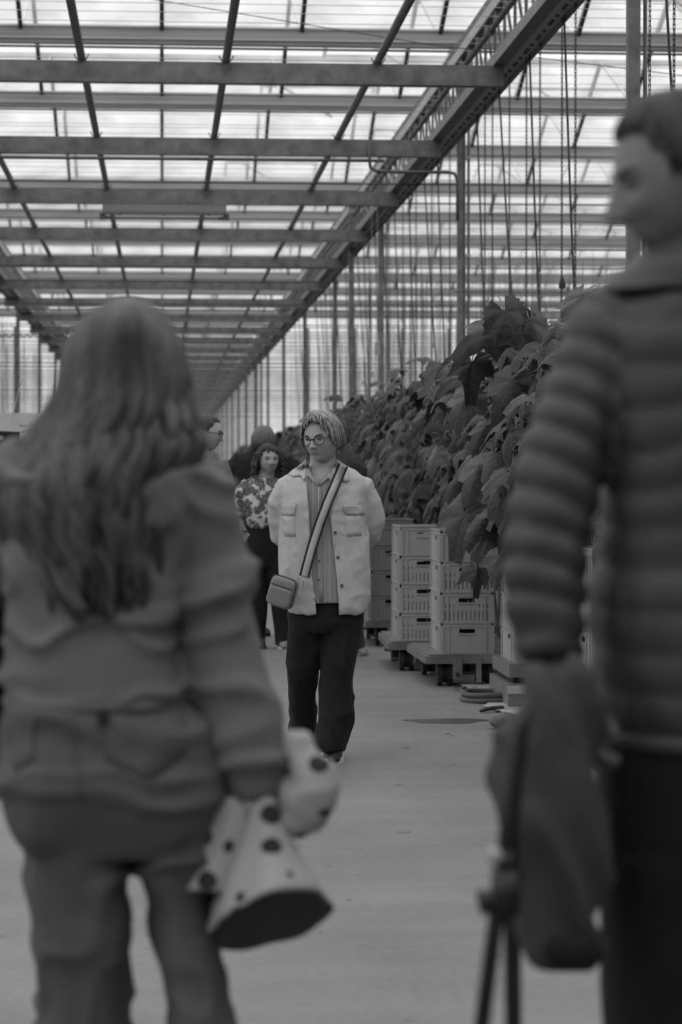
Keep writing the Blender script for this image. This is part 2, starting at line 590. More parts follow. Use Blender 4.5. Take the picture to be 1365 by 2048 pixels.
# ---- luminaire under the third beam
def luminaire(x0, x1, yb, zt, label):
    t = thing('batten_light', label, 'light', ((x0 + x1) / 2, yb, zt), 'batten lights')
    L = (x1 - x0) / 2
    m = MB()
    v = []
    for x in (-L, L):
        for y, z in ((-.05, 0), (.05, 0), (.06, -.09), (.055, -.12), (-.055, -.12), (-.06, -.09)):
            v.append((x, y, z))
    m.add(v, [(0, 1, 7, 6), (1, 2, 8, 7), (2, 3, 9, 8), (3, 4, 10, 9), (4, 5, 11, 10), (5, 0, 6, 11), (5, 4, 3, 2, 1, 0), (6, 7, 8, 9, 10, 11)])
    m.build('housing', mat('luminaire_grey', .2, .4), t)
    m = MB().tube([(-L + .06, 0, -.165), (L - .06, 0, -.165)], .013, 10)
    m.build('fluorescent_tube', mat('tube_glass', .22, .3), t, smooth=True)
    for s in (-1, 1):
        e = MB().box(s * L - .035, s * L + .035, -.02, .02, -.19, -.11)
        e.tube([(s * (L - .03), 0, -.165), (s * (L - .1), 0, -.165)], [.026, .015], 10)
        e.build('tube_holder', M_STEEL2, t)
    for q in (-.45, 0, .45):
        MB().tube([(q * L * 1.6, 0, -.12), (q * L * 1.6, 0, -.132)], .012, 8).build('screw', M_STEEL2, t)
    return t
yb = BY0 + 2 * BAY
a, b = at(205, 408, yb), at(453, 408, yb)
luminaire(a.x, b.x, yb, BH - .086, 'unlit fluorescent batten light under the third cross beam')
yb2 = BY0 + 8 * BAY + 1.5
a, b = at(375, 622, yb2), at(405, 622, yb2)
m = thing('beam_camera_bracket', 'small grey bracket frame hanging under a distant cross beam', 'bracket', (a.x, yb2, BH + .3))
MB().bar((0, 0, 0), (.5, 0, 0), .03).bar((0, 0, 0), (0, 0, -.4), .03).bar((.5, 0, 0), (.5, 0, -.4), .03).build('frame', M_STEEL2, m)

# ---- pipe with elbow under the second beam on the right
yb = BY0 + BAY - .12
z = BH - .14
m = MB().tube([(-2.9, yb, z), (2.25, yb, z)], .016, 8)
t = tag(m.build('water_pipe', M_STEEL2, None, smooth=True), 'thin water pipe along the underside of the second cross beam', 'pipe')
q = [(2.10, yb, z + .2), (2.10, yb, z), (2.11, yb, z - .07), (2.16, yb, z - .10), (2.25, yb, z - .11), (2.9, yb, z - .11), (2.97, yb, z - .12), (3.0, yb, z - .2), (3.0, yb, z - .6)]
MB().tube(q, .017, 8).build('elbow_pipe', M_STEEL2, t, smooth=True)

# ---- screen wires (pale, high) and crop wires (dark, lower)
sw = thing('screen_wires', 'fine pale screen wires stretched across under the roof', 'wire', (0, 0, CAMH + 3.9))
me_sw = MB().tube([(-9, 0, 0), (16, 0, 0)], .0028, 4).mesh('screen_wire'); me_sw.materials.append(mat('pale_wire', .4, .5))
y = 17.6
while y < 66:
    obj('screen_wire', me_sw, None, sw, (0, y, rnd.uniform(-.03, .03)))
    y += rnd.choice((.33, .42, .42, .5, .5, .18))
cw = thing('crop_wires', 'dark crop wires stretched across the greenhouse below the beams', 'wire', (0, 0, 0))
me_cw = MB().tube([(-12, 0, 0), (0, 0, -.02), (28, 0, 0)], .009, 4).mesh('crop_wire'); me_cw.materials.append(M_TWINE)
for yy in (617, 632, 647, 661, 674, 682, 690, 703, 712, 717, 732, 752, 758, 777, 781, 787, 792, 801, 815, 832, 560, 530, 606, 653, 668, 697, 724, 740, 746, 764, 770, 796, 808, 822):
    Y = 2.72 * F / (945 - yy) if yy < 720 else 1.75 * F / (945 - yy)
    p = at(325, yy, Y)
    obj('crop_wire', me_cw, None, cw, (0, Y, p.z))
for yy, Y in ((585, 24.0), (500, 22.0)):
    p = at(1120, yy, Y)
    obj('crop_wire', MB().tube([(2.9, 0, 0), (16, 0, 0)], .006, 4).mesh('crop_wire'), M_TWINE, cw, (0, Y, p.z))
for Y in (28, 30, 34):      # carry the hanging labels
    obj('crop_wire', me_cw, None, cw, (0, Y, 4.765))
p0, p1 = at(290, -4, 21), at(1400, 155, 21)
tag(MB().tube([p0, (p0 + p1) / 2 + Vector((0, 0, -.05)), p1], .004, 5).build('slack_cable', M_TWINE), 'thin slack cable crossing diagonally under the roof', 'cable')
p0, p1 = at(-20, 672, 30), at(150, 671, 30)
pts = [p0.lerp(p1, i / 40) + Vector((0, .02 * math.cos(i * 1.9), .022 * math.sin(i * 1.9))) for i in range(41)]
tag(MB().tube(pts, .009, 5).build('coiled_cable', M_TWINE), 'dark wavy cable strung across at upper left', 'cable')

# ---- chains and steel cords that hold the crop gutters
def chain_mesh(n):
    m = MB()
    for i in range(n):
        z = -i * .030
        if i % 2:
            m.box(-.0022, .0022, -.008, -.004, z - .034, z).box(-.0022, .0022, .004, .008, z - .034, z).box(-.0022, .0022, -.008, .008, z - .006, z).box(-.0022, .0022, -.008, .008, z - .034, z - .028)
        else:
            m.box(-.009, -.0045, -.0022, .0022, z - .034, z).box(.0045, .009, -.0022, .0022, z - .034, z).box(-.009, .009, -.0022, .0022, z - .006, z).box(-.009, .009, -.0022, .0022, z - .034, z - .028)
    return m.mesh('hanging_chain')
M_CHAIN = mat('chain_steel', .05, .5)
me_ch = chain_mesh(82); me_ch.materials.append(M_CHAIN)
me_rp = MB().tube([(0, 0, 0), (.02, 0, -1.3), (.05, 0, -2.55)], .0085, 6).mesh('support_rope'); me_rp.materials.append(M_TWINE)
ztop = BH + .09
xs = [(1342, 'c'), (1315, 'r'), (1293, 'c'), (1144, 'c'), (1117, 'c'), (1121, 'r'), (1073, 'c'), (1052, 'r'), (1046, 'c'), (1012, 'c'), (991, 'r'), (978, 'c'), (963, 'c'), (947, 'r'), (921, 'c'), (893, 'c'), (868, 'r'), (857, 'c'), (842, 'r'), (826, 'c'), (811, 'r'), (800, 'c'), (783, 'r'), (772, 'c'), (757, 'r'), (744, 'r'), (733, 'c'), (722, 'r'), (709, 'r'), (697, 'r'), (686, 'r'), (664, 'r'), (655, 'r'), (645, 'r'), (636, 'r'), (628, 'r'), (604, 'r'), (594, 'r'), (586, 'r')]
nc = nr = 0
for x, kd in xs:
    X = 2.975
    Y = X * F / (x - 325) * .985
    if kd == 'c':
        o = obj('hanging_chain', me_ch, None, None, (X, Y, ztop)); o.rotation_euler.z = .5
        tag(o, 'thin link chain hanging from the right girder, %s chain from the right edge' % ORD[nc], 'chain', 'hanging chains'); nc += 1
    else:
        o = obj('support_rope', me_rp, None, None, (X, Y, ztop)); o.rotation_euler.y = -.02 if nr % 3 else -.045
        tag(o, 'dark straight rope hanging from the right girder, %s rope from the right edge' % ORD[nr], 'rope', 'hanging ropes'); nr += 1

# number tag on a chain
p = Vector((2.975, 2.975 * F / (1117 - 325) * .985, at(1117, 566, 17.9).z))
t = thing('number_tag', 'small drop-shaped tag numbered 15 hanging on a chain', 'tag', p)
m = MB()
prof = [(-.0, .045), (.010, .040), (.016, .02), (.022, 0), (.027, -.022), (.025, -.036), (.012, -.046), (-.012, -.046), (-.025, -.036), (-.027, -.022), (-.022, 0), (-.016, .02), (-.010, .040)]
k = len(prof)
v = [(x, y, z) for y in (-.004, .004) for x, z in prof]
m.add(v, [tuple(range(k)), tuple(range(2 * k - 1, k - 1, -1))] + [(i, k + i, k + (i + 1) % k, (i + 1) % k) for i in range(k)])
m.build('plate', mat('tag_plastic', .06, .5), t, (0, -.02, 0))
cu = bpy.data.curves.new('digits', 'FONT'); cu.body = '15'; cu.size = .042; cu.align_x = 'CENTER'; cu.extrude = .001
tmp = bpy.data.objects.new('digits', cu); COL.objects.link(tmp)
dg = bpy.context.evaluated_depsgraph_get()
me = bpy.data.meshes.new_from_object(tmp.evaluated_get(dg)); bpy.data.objects.remove(tmp)
o = obj('digits', me, mat('tag_ink', .008, .6), t, (0, -.0255, -.034)); o.rotation_euler = (math.pi / 2, 0, 0)

# ---- vertical crop strings in the far bays (uncountable)
m = MB()
for i in range(900):
    Y = rnd.uniform(36, 75)
    X = rnd.uniform(3.3, 3.2 + (Y - 20) * .22) if rnd.random() < .72 else rnd.uniform(-.07 * Y - .5, -3.3)
    m.tube([(X, Y, 1.6), (X + rnd.uniform(-.03, .03), Y, 4.75)], .0045, 3, cap=False)
tag(m.build('crop_strings', M_TWINE), 'many thin vertical crop strings in the far bays', 'string', None, 'stuff')
# ================================================================== the crop
def leaf_mat(name, a, veins):
    m = mat(name, a, .42, .22, 3 if veins else 7, .35 if veins else .6, 9 if veins else 60, spec=.34, transl=.12)
    n, L = m.node_tree.nodes, m.node_tree.links
    b = n['Principled BSDF']
    src = b.inputs['Base Color'].links[0].from_socket
    oi = n.new('ShaderNodeObjectInfo')
    r = n.new('ShaderNodeMapRange'); r.inputs[3].default_value, r.inputs[4].default_value = .65, 1.7
    mu = n.new('ShaderNodeMath'); mu.operation = 'MULTIPLY'
    L.new(oi.outputs['Random'], r.inputs[0]); L.new(src, mu.inputs[0]); L.new(r.outputs[0], mu.inputs[1])
    cur = mu.outputs[0]
    if veins:           # pale veins radiating from the leaf stalk, puckered blade between them
        t, s_, at2 = n.new('ShaderNodeTexCoord'), n.new('ShaderNodeSeparateXYZ'), n.new('ShaderNodeMath')
        at2.operation = 'ARCTAN2'
        L.new(t.outputs['Object'], s_.inputs[0]); L.new(s_.outputs['Y'], at2.inputs[0]); L.new(s_.outputs['X'], at2.inputs[1])
        pp = n.new('ShaderNodeMath'); pp.operation = 'PINGPONG'; pp.inputs[1].default_value = .3125
        L.new(at2.outputs[0], pp.inputs[0])
        mr_ = n.new('ShaderNodeMapRange'); mr_.inputs[1].default_value, mr_.inputs[2].default_value, mr_.inputs[3].default_value, mr_.inputs[4].default_value = .008, .035, 1.6, 1.0
        L.new(pp.outputs[0], mr_.inputs[0])
        m2 = n.new('ShaderNodeMath'); m2.operation = 'MULTIPLY'
        L.new(cur, m2.inputs[0]); L.new(mr_.outputs[0], m2.inputs[1]); cur = m2.outputs[0]
        bp = [q for q in n if q.type == 'BUMP'][0]
        bp.inputs['Distance'].default_value = .02
    L.new(cur, b.inputs['Base Color'])
    return m
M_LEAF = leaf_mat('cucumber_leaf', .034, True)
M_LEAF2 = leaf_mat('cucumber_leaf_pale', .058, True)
M_LEAF_IN = leaf_mat('cucumber_leaf_inner_shade', .026, False)  # darker base colour paints shade into the gaps between leaves
M_STEM = mat('plant_stem', .17, .6, .3, 20)
M_DRY = mat('dry_leaf', .25, .8, .4, 30)

def leaf_mesh(seed, droop=1.0, curl=.35, cup=.25, fold=.0):
    """palmate cucumber leaf: base at the origin, midrib along +x, upper side +z, unit length about 1"""
    r = random.Random(seed)
    NA, NR = 40, 4
    V = [(0.0, 0.0, 0.0)]
    lobes = [(-2.35, .50), (-1.25, .66), (0.0, .95), (1.25, .66), (2.35, .50)]
    ph = r.uniform(0, 6)
    rows = []
    for i in range(NA + 1):
        a = -2.75 + 5.5 * i / NA
        R = .42
        for la, lr in lobes:
            R = max(R, lr * math.exp(-((a - la) / .55) ** 2))
        R = max(R, .50 if abs(a) < 2.3 else .40)
        R *= 1 + .05 * math.sin(a * 11 + ph) + (.055 if i % 2 else -.055) + r.uniform(-.03, .03)
        rows.append((a, R))
    for j in range(1, NR + 1):
        for a, R in rows:
            rr = R * j / NR
            x, y = rr * math.cos(a) + .02, rr * math.sin(a)
            # veins: valleys along the lobe axes, puckered between them
            vein = min(abs(a - la) for la, _ in lobes)
            z = .06 * math.sin(min(vein, .6) / .6 * math.pi / 2) * (rr / .5)
            z -= droop * (.32 * rr * rr + .0) + cup * y * y
            z += .05 * math.sin(6 * x + ph) * rr + .06 * math.sin(8 * y + ph * 2) * rr + .02 * math.sin(13 * (x + y) + ph) * rr
            z += fold * abs(y)
            z += curl * .25 * max(0, rr - .55) * math.sin(a * 3 + ph)
            z -= droop * .25 * max(0, x - .45) ** 1.5
            V.append((x, y, z))
    n = NA + 1
    Fc = [(0, 1 + i, 2 + i) for i in range(n - 1)]
    for j in range(NR - 1):
        for i in range(n - 1):
            a_ = 1 + j * n + i
            Fc.append((a_, a_ + n, a_ + n + 1, a_ + 1))
    mb = MB().add(V, Fc)
    # petiole
    mb.tube([(0, 0, .0), (-.12, 0, -.03), (-.32, .03, -.12), (-.5, .04, -.28)], [.012, .014, .015, .017], 5)
    return mb
LEAVES = []
for s_ in range(9):
    mb = leaf_mesh(s_, droop=.6 + .15 * s_, curl=.3 + .1 * (s_ % 4), cup=.1 + .12 * (s_ % 3), fold=(-.55, -.25, -.8, 0)[s_ % 4])
    me = mb.mesh('leaf')
    me.materials.append(M_LEAF if s_ % 3 else M_LEAF2)
    me.materials.append(M_STEM)
    me.polygons.foreach_set('use_smooth', [True] * len(me.polygons))
    mi = [0] * len(me.polygons)
    for q in range(len(mi) - 17, len(mi)):
        mi[q] = 1
    me.polygons.foreach_set('material_index', mi)
    LEAVES.append((me, mb))

def leaf_matrix(p, d, nrm, s):
    d = Vector(d).normalized()
    n = Vector(nrm)
    n = (n - d * n.dot(d)).normalized()
    y = n.cross(d)
    M = Matrix(((d.x, y.x, n.x, 0), (d.y, y.y, n.y, 0), (d.z, y.z, n.z, 0), (0, 0, 0, 1)))
    return Matrix.Translation(p) @ M @ Matrix.Scale(s, 4)

def put_leaf(parent, p, d, nrm, s, k=None):
    me = LEAVES[k if k is not None else rnd.randrange(len(LEAVES))][0]
    o = bpy.data.objects.new('leaf', me)
    COL.objects.link(o)
    o.parent = parent
    o.matrix_local = Matrix.Translation(-parent.location) @ leaf_matrix(p, d, nrm, s)
    return o

def add_leaf(mb, p, d, nrm, s):
    M = leaf_matrix(p, d, nrm, s)
    src = LEAVES[rnd.randrange(len(LEAVES))][1]
    mb.add([M @ Vector(v) for v in src.v], src.f)

M_STRAW = mat('old_stem', .12, .7, .3, 20)
ROWS = [12.2 + 1.62 * k for k in range(21)]
def hedge_x(Y):
    return 2.18 + (.05 * math.sin(Y * 1.7))
def hedge_top(Y):
    return 2.20 + .06 * math.sin(Y * 2.1)
for k, yk in enumerate(ROWS):
    near = k < 6
    t = thing('cucumber_row', ('leafy cucumber row ending at the path, %s row from the camera' % ORD[k]), 'plant', (2.75, yk, 0), 'cucumber rows on the right')
    # stems and slack twine
    nst = 5 if near else 3
    for q in range(nst):
        x, y = rnd.uniform(2.25, 2.9), yk + rnd.uniform(-.5, .5)
        pts = [(x + rnd.uniform(-.08, .08) - 2.75, y + rnd.uniform(-.08, .08) - yk, z) for z in (.25, .6, 1.0, 1.4, 1.8, 2.15)]
        MB().tube(pts, [.013, .013, .012, .011, .009, .006], 6).build('stem', M_STEM, t, smooth=True)
    # leaves on the path side: each its own object
    nl = (110 if k < 4 else 84) if k < 8 else (30 if k < 14 else 20)
    for q in range(nl):
        y = yk + rnd.uniform(-.82, .82)
        zt, zb = hedge_top(y), .92
        z = zb + (zt - zb) * rnd.random() ** .85
        bulge = .10 * math.sin((z - zb) / (zt - zb) * math.pi)
        x = hedge_x(y) - bulge + rnd.uniform(-.08, .26)
        d = (rnd.uniform(-.9, -.3), rnd.uniform(-.45, .35), rnd.uniform(-.95, -.25))
        nr_ = (rnd.uniform(-.6, -.1), rnd.uniform(-.6, .25), rnd.uniform(.5, 1.0))
        put_leaf(t, Vector((x, y, z)), d, nr_, rnd.uniform(.095, .20) * (1.0 if z > 1.2 else .9))
    # leaves over the top
    for q in range(14 if k < 8 else 7):
        y = yk + rnd.uniform(-.8, .8)
        x = rnd.uniform(2.15, 3.2)
        a = rnd.uniform(0, 6.28)
        put_leaf(t, Vector((x, y, hedge_top(y) + rnd.uniform(-.12, .06))), (math.cos(a) * .7, math.sin(a) * .7, rnd.uniform(-.7, -.1)), (rnd.uniform(-.4, .2), rnd.uniform(-.4, .2), 1), rnd.uniform(.16, .26))
    # dense foliage behind
    m = MB()
    for q in range(150 if k < 8 else 90):
        y = yk + rnd.uniform(-.85, .85)
        x = rnd.uniform(2.32, 3.6) if rnd.random() < .75 else rnd.uniform(3.2, 5.2)
        z = rnd.uniform(.8, 2.12)
        add_leaf(m, Vector((x - 2.75, y - yk, z)), (rnd.uniform(-.8, .2), rnd.uniform(-.6, .4), rnd.uniform(-1, -.3)), (rnd.uniform(-.9, .2), rnd.uniform(-.7, .3), rnd.uniform(.3, .9)), rnd.uniform(.15, .24))
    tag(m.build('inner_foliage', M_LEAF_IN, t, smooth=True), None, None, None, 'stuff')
    # thin twine loops and tendrils
    if k < 10:
        for q in range(8 if k < 5 else 4):
            y = yk + rnd.uniform(-.7, .7)
            p = Vector((hedge_x(y) - .10 + rnd.uniform(-.05, .1) - 2.75, y - yk, rnd.uniform(1.5, 2.2)))
            L = rnd.uniform(.12, .35)
            sx, sy = rnd.uniform(-.5, .3), rnd.uniform(-.5, .5)
            pts = [p + Vector((sx * L * u + .03 * math.sin(u * 9 + q), sy * L * u + .03 * math.cos(u * 7), -L * u * u * rnd.uniform(.9, 1.1) + .05 * u)) for u in (0, .17, .33, .5, .67, .83, 1)]
            MB().tube(pts, .0035, 4).build('tendril', M_STEM, t, smooth=True)
    if k < 3:      # a bundle of old stems beside the stacked crates
        for q in range(7):
            x, y = 2.24 + rnd.uniform(-.08, .1) - 2.75, rnd.uniform(-.3, .3)
            pts = [(x + .06 * math.sin(z * 5 + q), y + .05 * math.cos(z * 4 + q), z) for z in (.15, .4, .7, 1.0, 1.3, 1.7, 2.1)]
            MB().tube(pts, .006, 5).build('stem', M_STRAW, t, smooth=True)

# large single leaves the photograph singles out (base px, tip px, Y, size factor)
t0_, t1_, t2_ = [o for o in COL.objects if o.name.startswith('cucumber_row')][:3]
def big_leaf(par, bx_, by_, tx, ty, Y, nrm, k=None, wide=1.0):
    a, b = at(bx_, by_, Y), at(tx, ty, Y - .08)
    d = b - a
    put_leaf(par, a, d, nrm, d.length * wide, k)
for par, q in (
        (t1_, (1010, 622, 1045, 700, 14.4, (-.2, -1, .4), 1)), (t1_, (1060, 640, 1085, 735, 14.4, (.2, -1, .3), 4)),
        (t1_, (1165, 590, 1120, 660, 14.0, (-.3, -1, .5), 2)), (t2_, (990, 655, 905, 700, 14.8, (.1, -1, .8), 5)),
        (t2_, (945, 725, 940, 800, 15.0, (-.2, -1, .1), 7)), (t2_, (935, 790, 900, 855, 15.2, (-.4, -.9, .4), 0)),
        (t2_, (975, 850, 935, 900, 15.0, (-.4, -.9, .3), 2)), (t1_, (930, 1030, 900, 1120, 14.9, (-.5, -.8, .2), 3)),
        (t1_, (985, 1050, 945, 1150, 14.6, (-.3, -.9, .2), 6)), (t1_, (1000, 1115, 985, 1175, 14.3, (-.3, -.9, .2), 1)),
        (t1_, (955, 1140, 965, 1185, 14.5, (.3, -.9, .2), 8)), (t1_, (965, 1040, 925, 1085, 14.6, (-.5, -.8, .4), 4)),
        (t1_, (1025, 760, 985, 840, 14.3, (-.3, -.9, .4), 5)), (t1_, (1035, 870, 1005, 960, 14.2, (-.3, -.9, .4), 7)),
        (t1_, (1015, 960, 980, 1040, 14.3, (-.3, -.9, .4), 0)), (t1_, (960, 930, 920, 1010, 14.7, (-.4, -.9, .4), 2))):
    big_leaf(par, *q[:5], q[5], q[6])

# shoots sticking up above the rows
for i, (px, py, px2, py2, Y) in enumerate(((815, 800, 790, 738, 21), (830, 795, 845, 715, 21.5), (760, 800, 715, 790, 24), (770, 795, 760, 765, 24), (690, 800, 675, 790, 28), (1000, 640, 1010, 650, 15))):
    par = [o for o in COL.objects if o.name.startswith('cucumber_row')][min(20, max(0, int((Y - 12.2) / 1.62 + .5)))]
    a, b = at(px, py + 40, Y), at(px2, py2, Y)
    MB().tube([a - par.location, a.lerp(b, .6) + Vector((.03, 0, .02)) - par.location, b - par.location], .006, 5).build('shoot', M_STEM, par, smooth=True)
    put_leaf(par, b, (rnd.uniform(-1, 1), -.3, rnd.uniform(-.2, .1)), (0, -.2, 1), .17, i)
# number tags and small tags on the strings, far off
for i, (px, py, Y, w_, h_) in enumerate(((755, 697, 30, .075, .17), (744, 748, 30, .04, .07), (727, 765, 34, .035, .07), (868, 690, 28, .02, .07))):
    p = at(px, py, Y)
    tag(MB().add([(-w_ / 2, -.004, -h_ / 2), (w_ / 2, -.004, -h_ / 2), (w_ / 2 * .8, -.004, h_ / 2), (-w_ / 2 * .8, -.004, h_ / 2), (-w_ / 2, .004, -h_ / 2), (w_ / 2, .004, -h_ / 2), (w_ / 2 * .8, .004, h_ / 2), (-w_ / 2 * .8, .004, h_ / 2)], [(0, 1, 2, 3), (7, 6, 5, 4), (0, 4, 5, 1), (1, 5, 6, 2), (2, 6, 7, 3), (3, 7, 4, 0)]).tube([(0, 0, h_ / 2 - .01), (0, 0, 4.75 - p.z)], .003, 4).build('hanging_label', mat('pale_label', .35 if i == 0 else .08, .6), None, p),
        ('pale rectangular card hanging on a string above the crop', 'dark drop-shaped tag hanging just right of a steel post', 'dark drop-shaped tag hanging lowest above the far leaves', 'tiny narrow dark tag hanging on a string')[i], 'tag', 'tags on the strings')

# far hedges as one mass, right and left
m = MB()
for q in range(1500):
    Y = rnd.uniform(46, 76)
    x = rnd.uniform(2.25, 4.5)
    add_leaf(m, Vector((x, Y, rnd.uniform(.8, 2.2))), (rnd.uniform(-.9, 0), rnd.uniform(-.5, .3), rnd.uniform(-1, -.3)), (-.5, -.5, .7), rnd.uniform(.2, .3))
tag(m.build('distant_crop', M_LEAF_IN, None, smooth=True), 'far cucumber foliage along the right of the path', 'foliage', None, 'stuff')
m = MB()
for q in range(700):
    Y = rnd.uniform(24, 76)
    x = -rnd.uniform(3.5, 5)
    add_leaf(m, Vector((x, Y, rnd.uniform(.8, 2.05))), (rnd.uniform(-.3, .9), rnd.uniform(-.5, .3), rnd.uniform(-1, -.3)), (.5, -.5, .7), rnd.uniform(.2, .3))
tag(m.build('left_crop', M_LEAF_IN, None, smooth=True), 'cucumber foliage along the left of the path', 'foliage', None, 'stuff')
m = MB()
for q in range(900):     # unseen crop added beside and behind the photographer to block low side light
    Y = rnd.uniform(-8, 11.2)
    add_leaf(m, Vector((rnd.uniform(2.6, 3.6), Y, rnd.uniform(.4, 2.6))), (rnd.uniform(-.9, .3), rnd.uniform(-.5, .3), rnd.uniform(-1, -.3)), (-.7, -.2, .6), rnd.uniform(.25, .38))
tag(m.build('near_crop_light_block', M_LEAF_IN, None, smooth=True), 'unseen cucumber foliage added right of and behind the photographer to block light', 'foliage', None, 'stuff')

# ================================================================== crates
M_CRATE = mat('crate_plastic', .34, .45, .08, 5, spec=.45)
M_CRATE_D = mat('crate_plastic_darker', .21, .5, .1, 5, spec=.4)  # same crate plastic in a darker grey, for the rear stack
CW, CD, CH = .36, .58, .202
def crate_parts():
    h, w_, d_ = CH, CW / 2, CD / 2
    t = .012
    ins = .012
    # walls: panel with slots left open as real gaps, built from strips
    def wall(length, z0, z1, slots, handle):
        """strips in (u, z); u in [-L/2, L/2]"""
        m = []
        L = length / 2
        hz0, hz1, hw = z1 - .042, z1 - .014, .052
        if not slots:
            m.append((-L, L, z0, hz0))
        else:
            n = 11
            rows = ((z0 + .012, z0 + .075), (z0 + .095, hz0 - .012))
            zs = [z0, rows[0][0], rows[0][1], rows[1][0], rows[1][1], hz0]
            m.append((-L, L, zs[0], zs[1])); m.append((-L, L, zs[2], zs[3])); m.append((-L, L, zs[4], zs[5]))
            pitch = (2 * L - .03) / n
            for r_, (a, b) in enumerate(((zs[1], zs[2]), (zs[3], zs[4]))):
                prev = -L
                for i in range(n):
                    u = -L + .015 + pitch * (i + .5)
                    if r_ == 1 and abs(u) < .06:
                        continue
                    m.append((prev, u - .0028, a, b)); prev = u + .0028
                m.append((prev, L, a, b))
        if handle:
            m.append((-L, -hw, hz0, hz1)); m.append((hw, L, hz0, hz1)); m.append((-L, L, hz1, z1))
        else:
            m.append((-L, L, hz0, z1))
        return m
    return wall
_wall = crate_parts()
def crate_meshes(slots):
    w_, d_ = CW / 2 - .012, CD / 2 - .012
    t = .004
    front = MB()
    for a, b, z0, z1 in _wall(2 * w_, .0, CH - .03, slots, True):
        front.box(a, b, -t, t, z0, z1)
    # handle frame and ribs
    side = MB()
    for a, b, z0, z1 in _wall(2 * d_, .0, CH - .03, slots, True):
        side.box(-t, t, a, b, z0, z1)
    rim = MB()
    for z0, z1, o_ in ((CH - .032, CH - .022, .008), (CH - .008, CH, .012), (CH - .022, CH - .008, .005)):
        W, D = w_ + o_, d_ + o_
        rim.box(-W, W, -D, -D + .012, z0, z1).box(-W, W, D - .012, D, z0, z1).box(-W, -W + .012, -D, D, z0, z1).box(W - .012, W, -D, D, z0, z1)
    post_ = MB().box(-.012, .012, -.012, .012, .0, CH - .03)
    rib = MB().box(-.0045, .0045, -.010, .010, .0, CH - .03)
    ribs = MB().box(-.010, .010, -.005, .005, .0, CH - .03)
    lip = MB().box(-.058, .058, -.011, .002, CH - .082, CH - .074)
    base = MB().box(-w_, w_, -d_, d_, .0, .008)
    out_ = {}
    for nm, m in (('end_panel', front), ('side_panel', side), ('rim', rim), ('corner_post', post_), ('rib', rib), ('side_rib', ribs), ('handle_lip', lip), ('base', base)):
        me = m.mesh(nm); out_[nm] = me
    return out_
CR = {True: crate_meshes(True), False: crate_meshes(False)}
def crate(x, y, z, rz, slots, label, m, grp):
    t = thing('crate', label, 'crate', (x, y, z), grp)
    t.rotation_euler.z = rz
    key = (slots, m.name)
    if key not in CR:
        CR[key] = {}
        for nm, me in CR[slots].items():
            c = me.copy(); c.materials.append(m); CR[key][nm] = c
    C = CR[key]
    d_, w_ = CD / 2 - .012, CW / 2 - .012
    obj('end_panel', C['end_panel'], None, t, (0, -d_, 0)); obj('end_panel', C['end_panel'], None, t, (0, d_, 0))
    obj('side_panel', C['side_panel'], None, t, (-w_, 0, 0)); obj('side_panel', C['side_panel'], None, t, (w_, 0, 0))
    obj('rim', C['rim'], None, t); obj('base', C['base'], None, t)
    for sx in (-1, 1):
        for sy in (-1, 1):
            obj('corner_post', C['corner_post'], None, t, (sx * w_, sy * d_, 0))
        obj('rib', C['rib'], None, t, (sx * (w_ - .045), -d_, 0))
        obj('side_rib', C['side_rib'], None, t, (sx * w_, -d_ + .07, 0)); obj('side_rib', C['side_rib'], None, t, (sx * w_, -d_ + .16, 0))
    obj('handle_lip', C['handle_lip'], None, t, (0, -d_, 0))
    return t
POSW = ['bottom', 'second from bottom', 'third from bottom', 'topmost', 'fifth']
def stack(px, py, Y, n, rz, name, slotmask, m, z0):
    """front left corner of the stack's bottom edge seen at px on the plane Y; z0 = deck height"""
    p = at(px, py, Y)
    cx, cy = p.x + CW / 2, Y + CD / 2
    for i in range(n):
        lab = '%s grey plastic crate %s' % (POSW[i] if i < n - 1 else 'topmost', name)
        crate(cx + rnd.uniform(-.004, .004), cy + rnd.uniform(-.004, .004), z0 + i * CH, rz, slotmask[i], lab, m, 'stacked harvest crates')
    return cx, cy

# ---- rail trolleys
M_TROL = mat('trolley_steel', .15, .5, .25, 10)
M_RUB = mat('wheel_rubber', .02, .7)
def trolley(cx, cy, zdeck, label, w_=.50, d_=1.1):
    t = thing('rail_trolley', label, 'trolley', (cx, cy, 0), 'crate trolleys')
    t.rotation_euler.z = rnd.uniform(-.03, .03)
    W, D = w_ / 2, d_ / 2
    MB().box(-W, W, -D, D, zdeck - .012, zdeck).build('deck', M_TROL, t)
    MB().box(-W, W, -D - .003, -D + .03, zdeck - .062, zdeck - .012).build('end_rail', M_TROL, t)
    MB().box(-W, W, D - .03, D, zdeck - .062, zdeck - .012).build('end_rail', M_TROL, t)
    for sx in (-1, 1):
        MB().box(sx * W - .02, sx * W + .02, -D - .006, D, zdeck - .062, zdeck - .012).build('side_rail', M_TROL, t)
    R = .083
    for sy in (-1, 1):
        y = sy * (D - .12)
        for sx in (-1, 1):
            x = sx * (W - .12)
            wl = MB().tube([(x - .05, y, R), (x - .02, y, R), (x - .02, y, R), (x + .02, y, R), (x + .02, y, R), (x + .05, y, R)], [R, R, R * .72, R * .72, R, R], 20)
            o = wl.build('wheel', M_RUB, t)
            MB().tube([(x - .055, y, R), (x + .055, y, R)], .03, 12).build('hub', M_STEEL2, o)
        MB().tube([(-W + .02, y, R), (W - .02, y, R)], .012, 8).build('axle', M_STEEL2, t)
    for sy in (-1,):
        for i, (x, wd, zb) in enumerate(((-W + .19, .062, .055), (-W + .33, .034, .03))):
            b = MB().box(x - wd / 2, x + wd / 2, -D - .014, -D - .006, zb, zdeck - .02).build('bracket', M_TROL, t)
            if i == 0:
                MB().tube([(x, -D - .026, .083), (x, -D - .012, .083)], .016, 6).build('bolt', M_RUB, b)
    return t

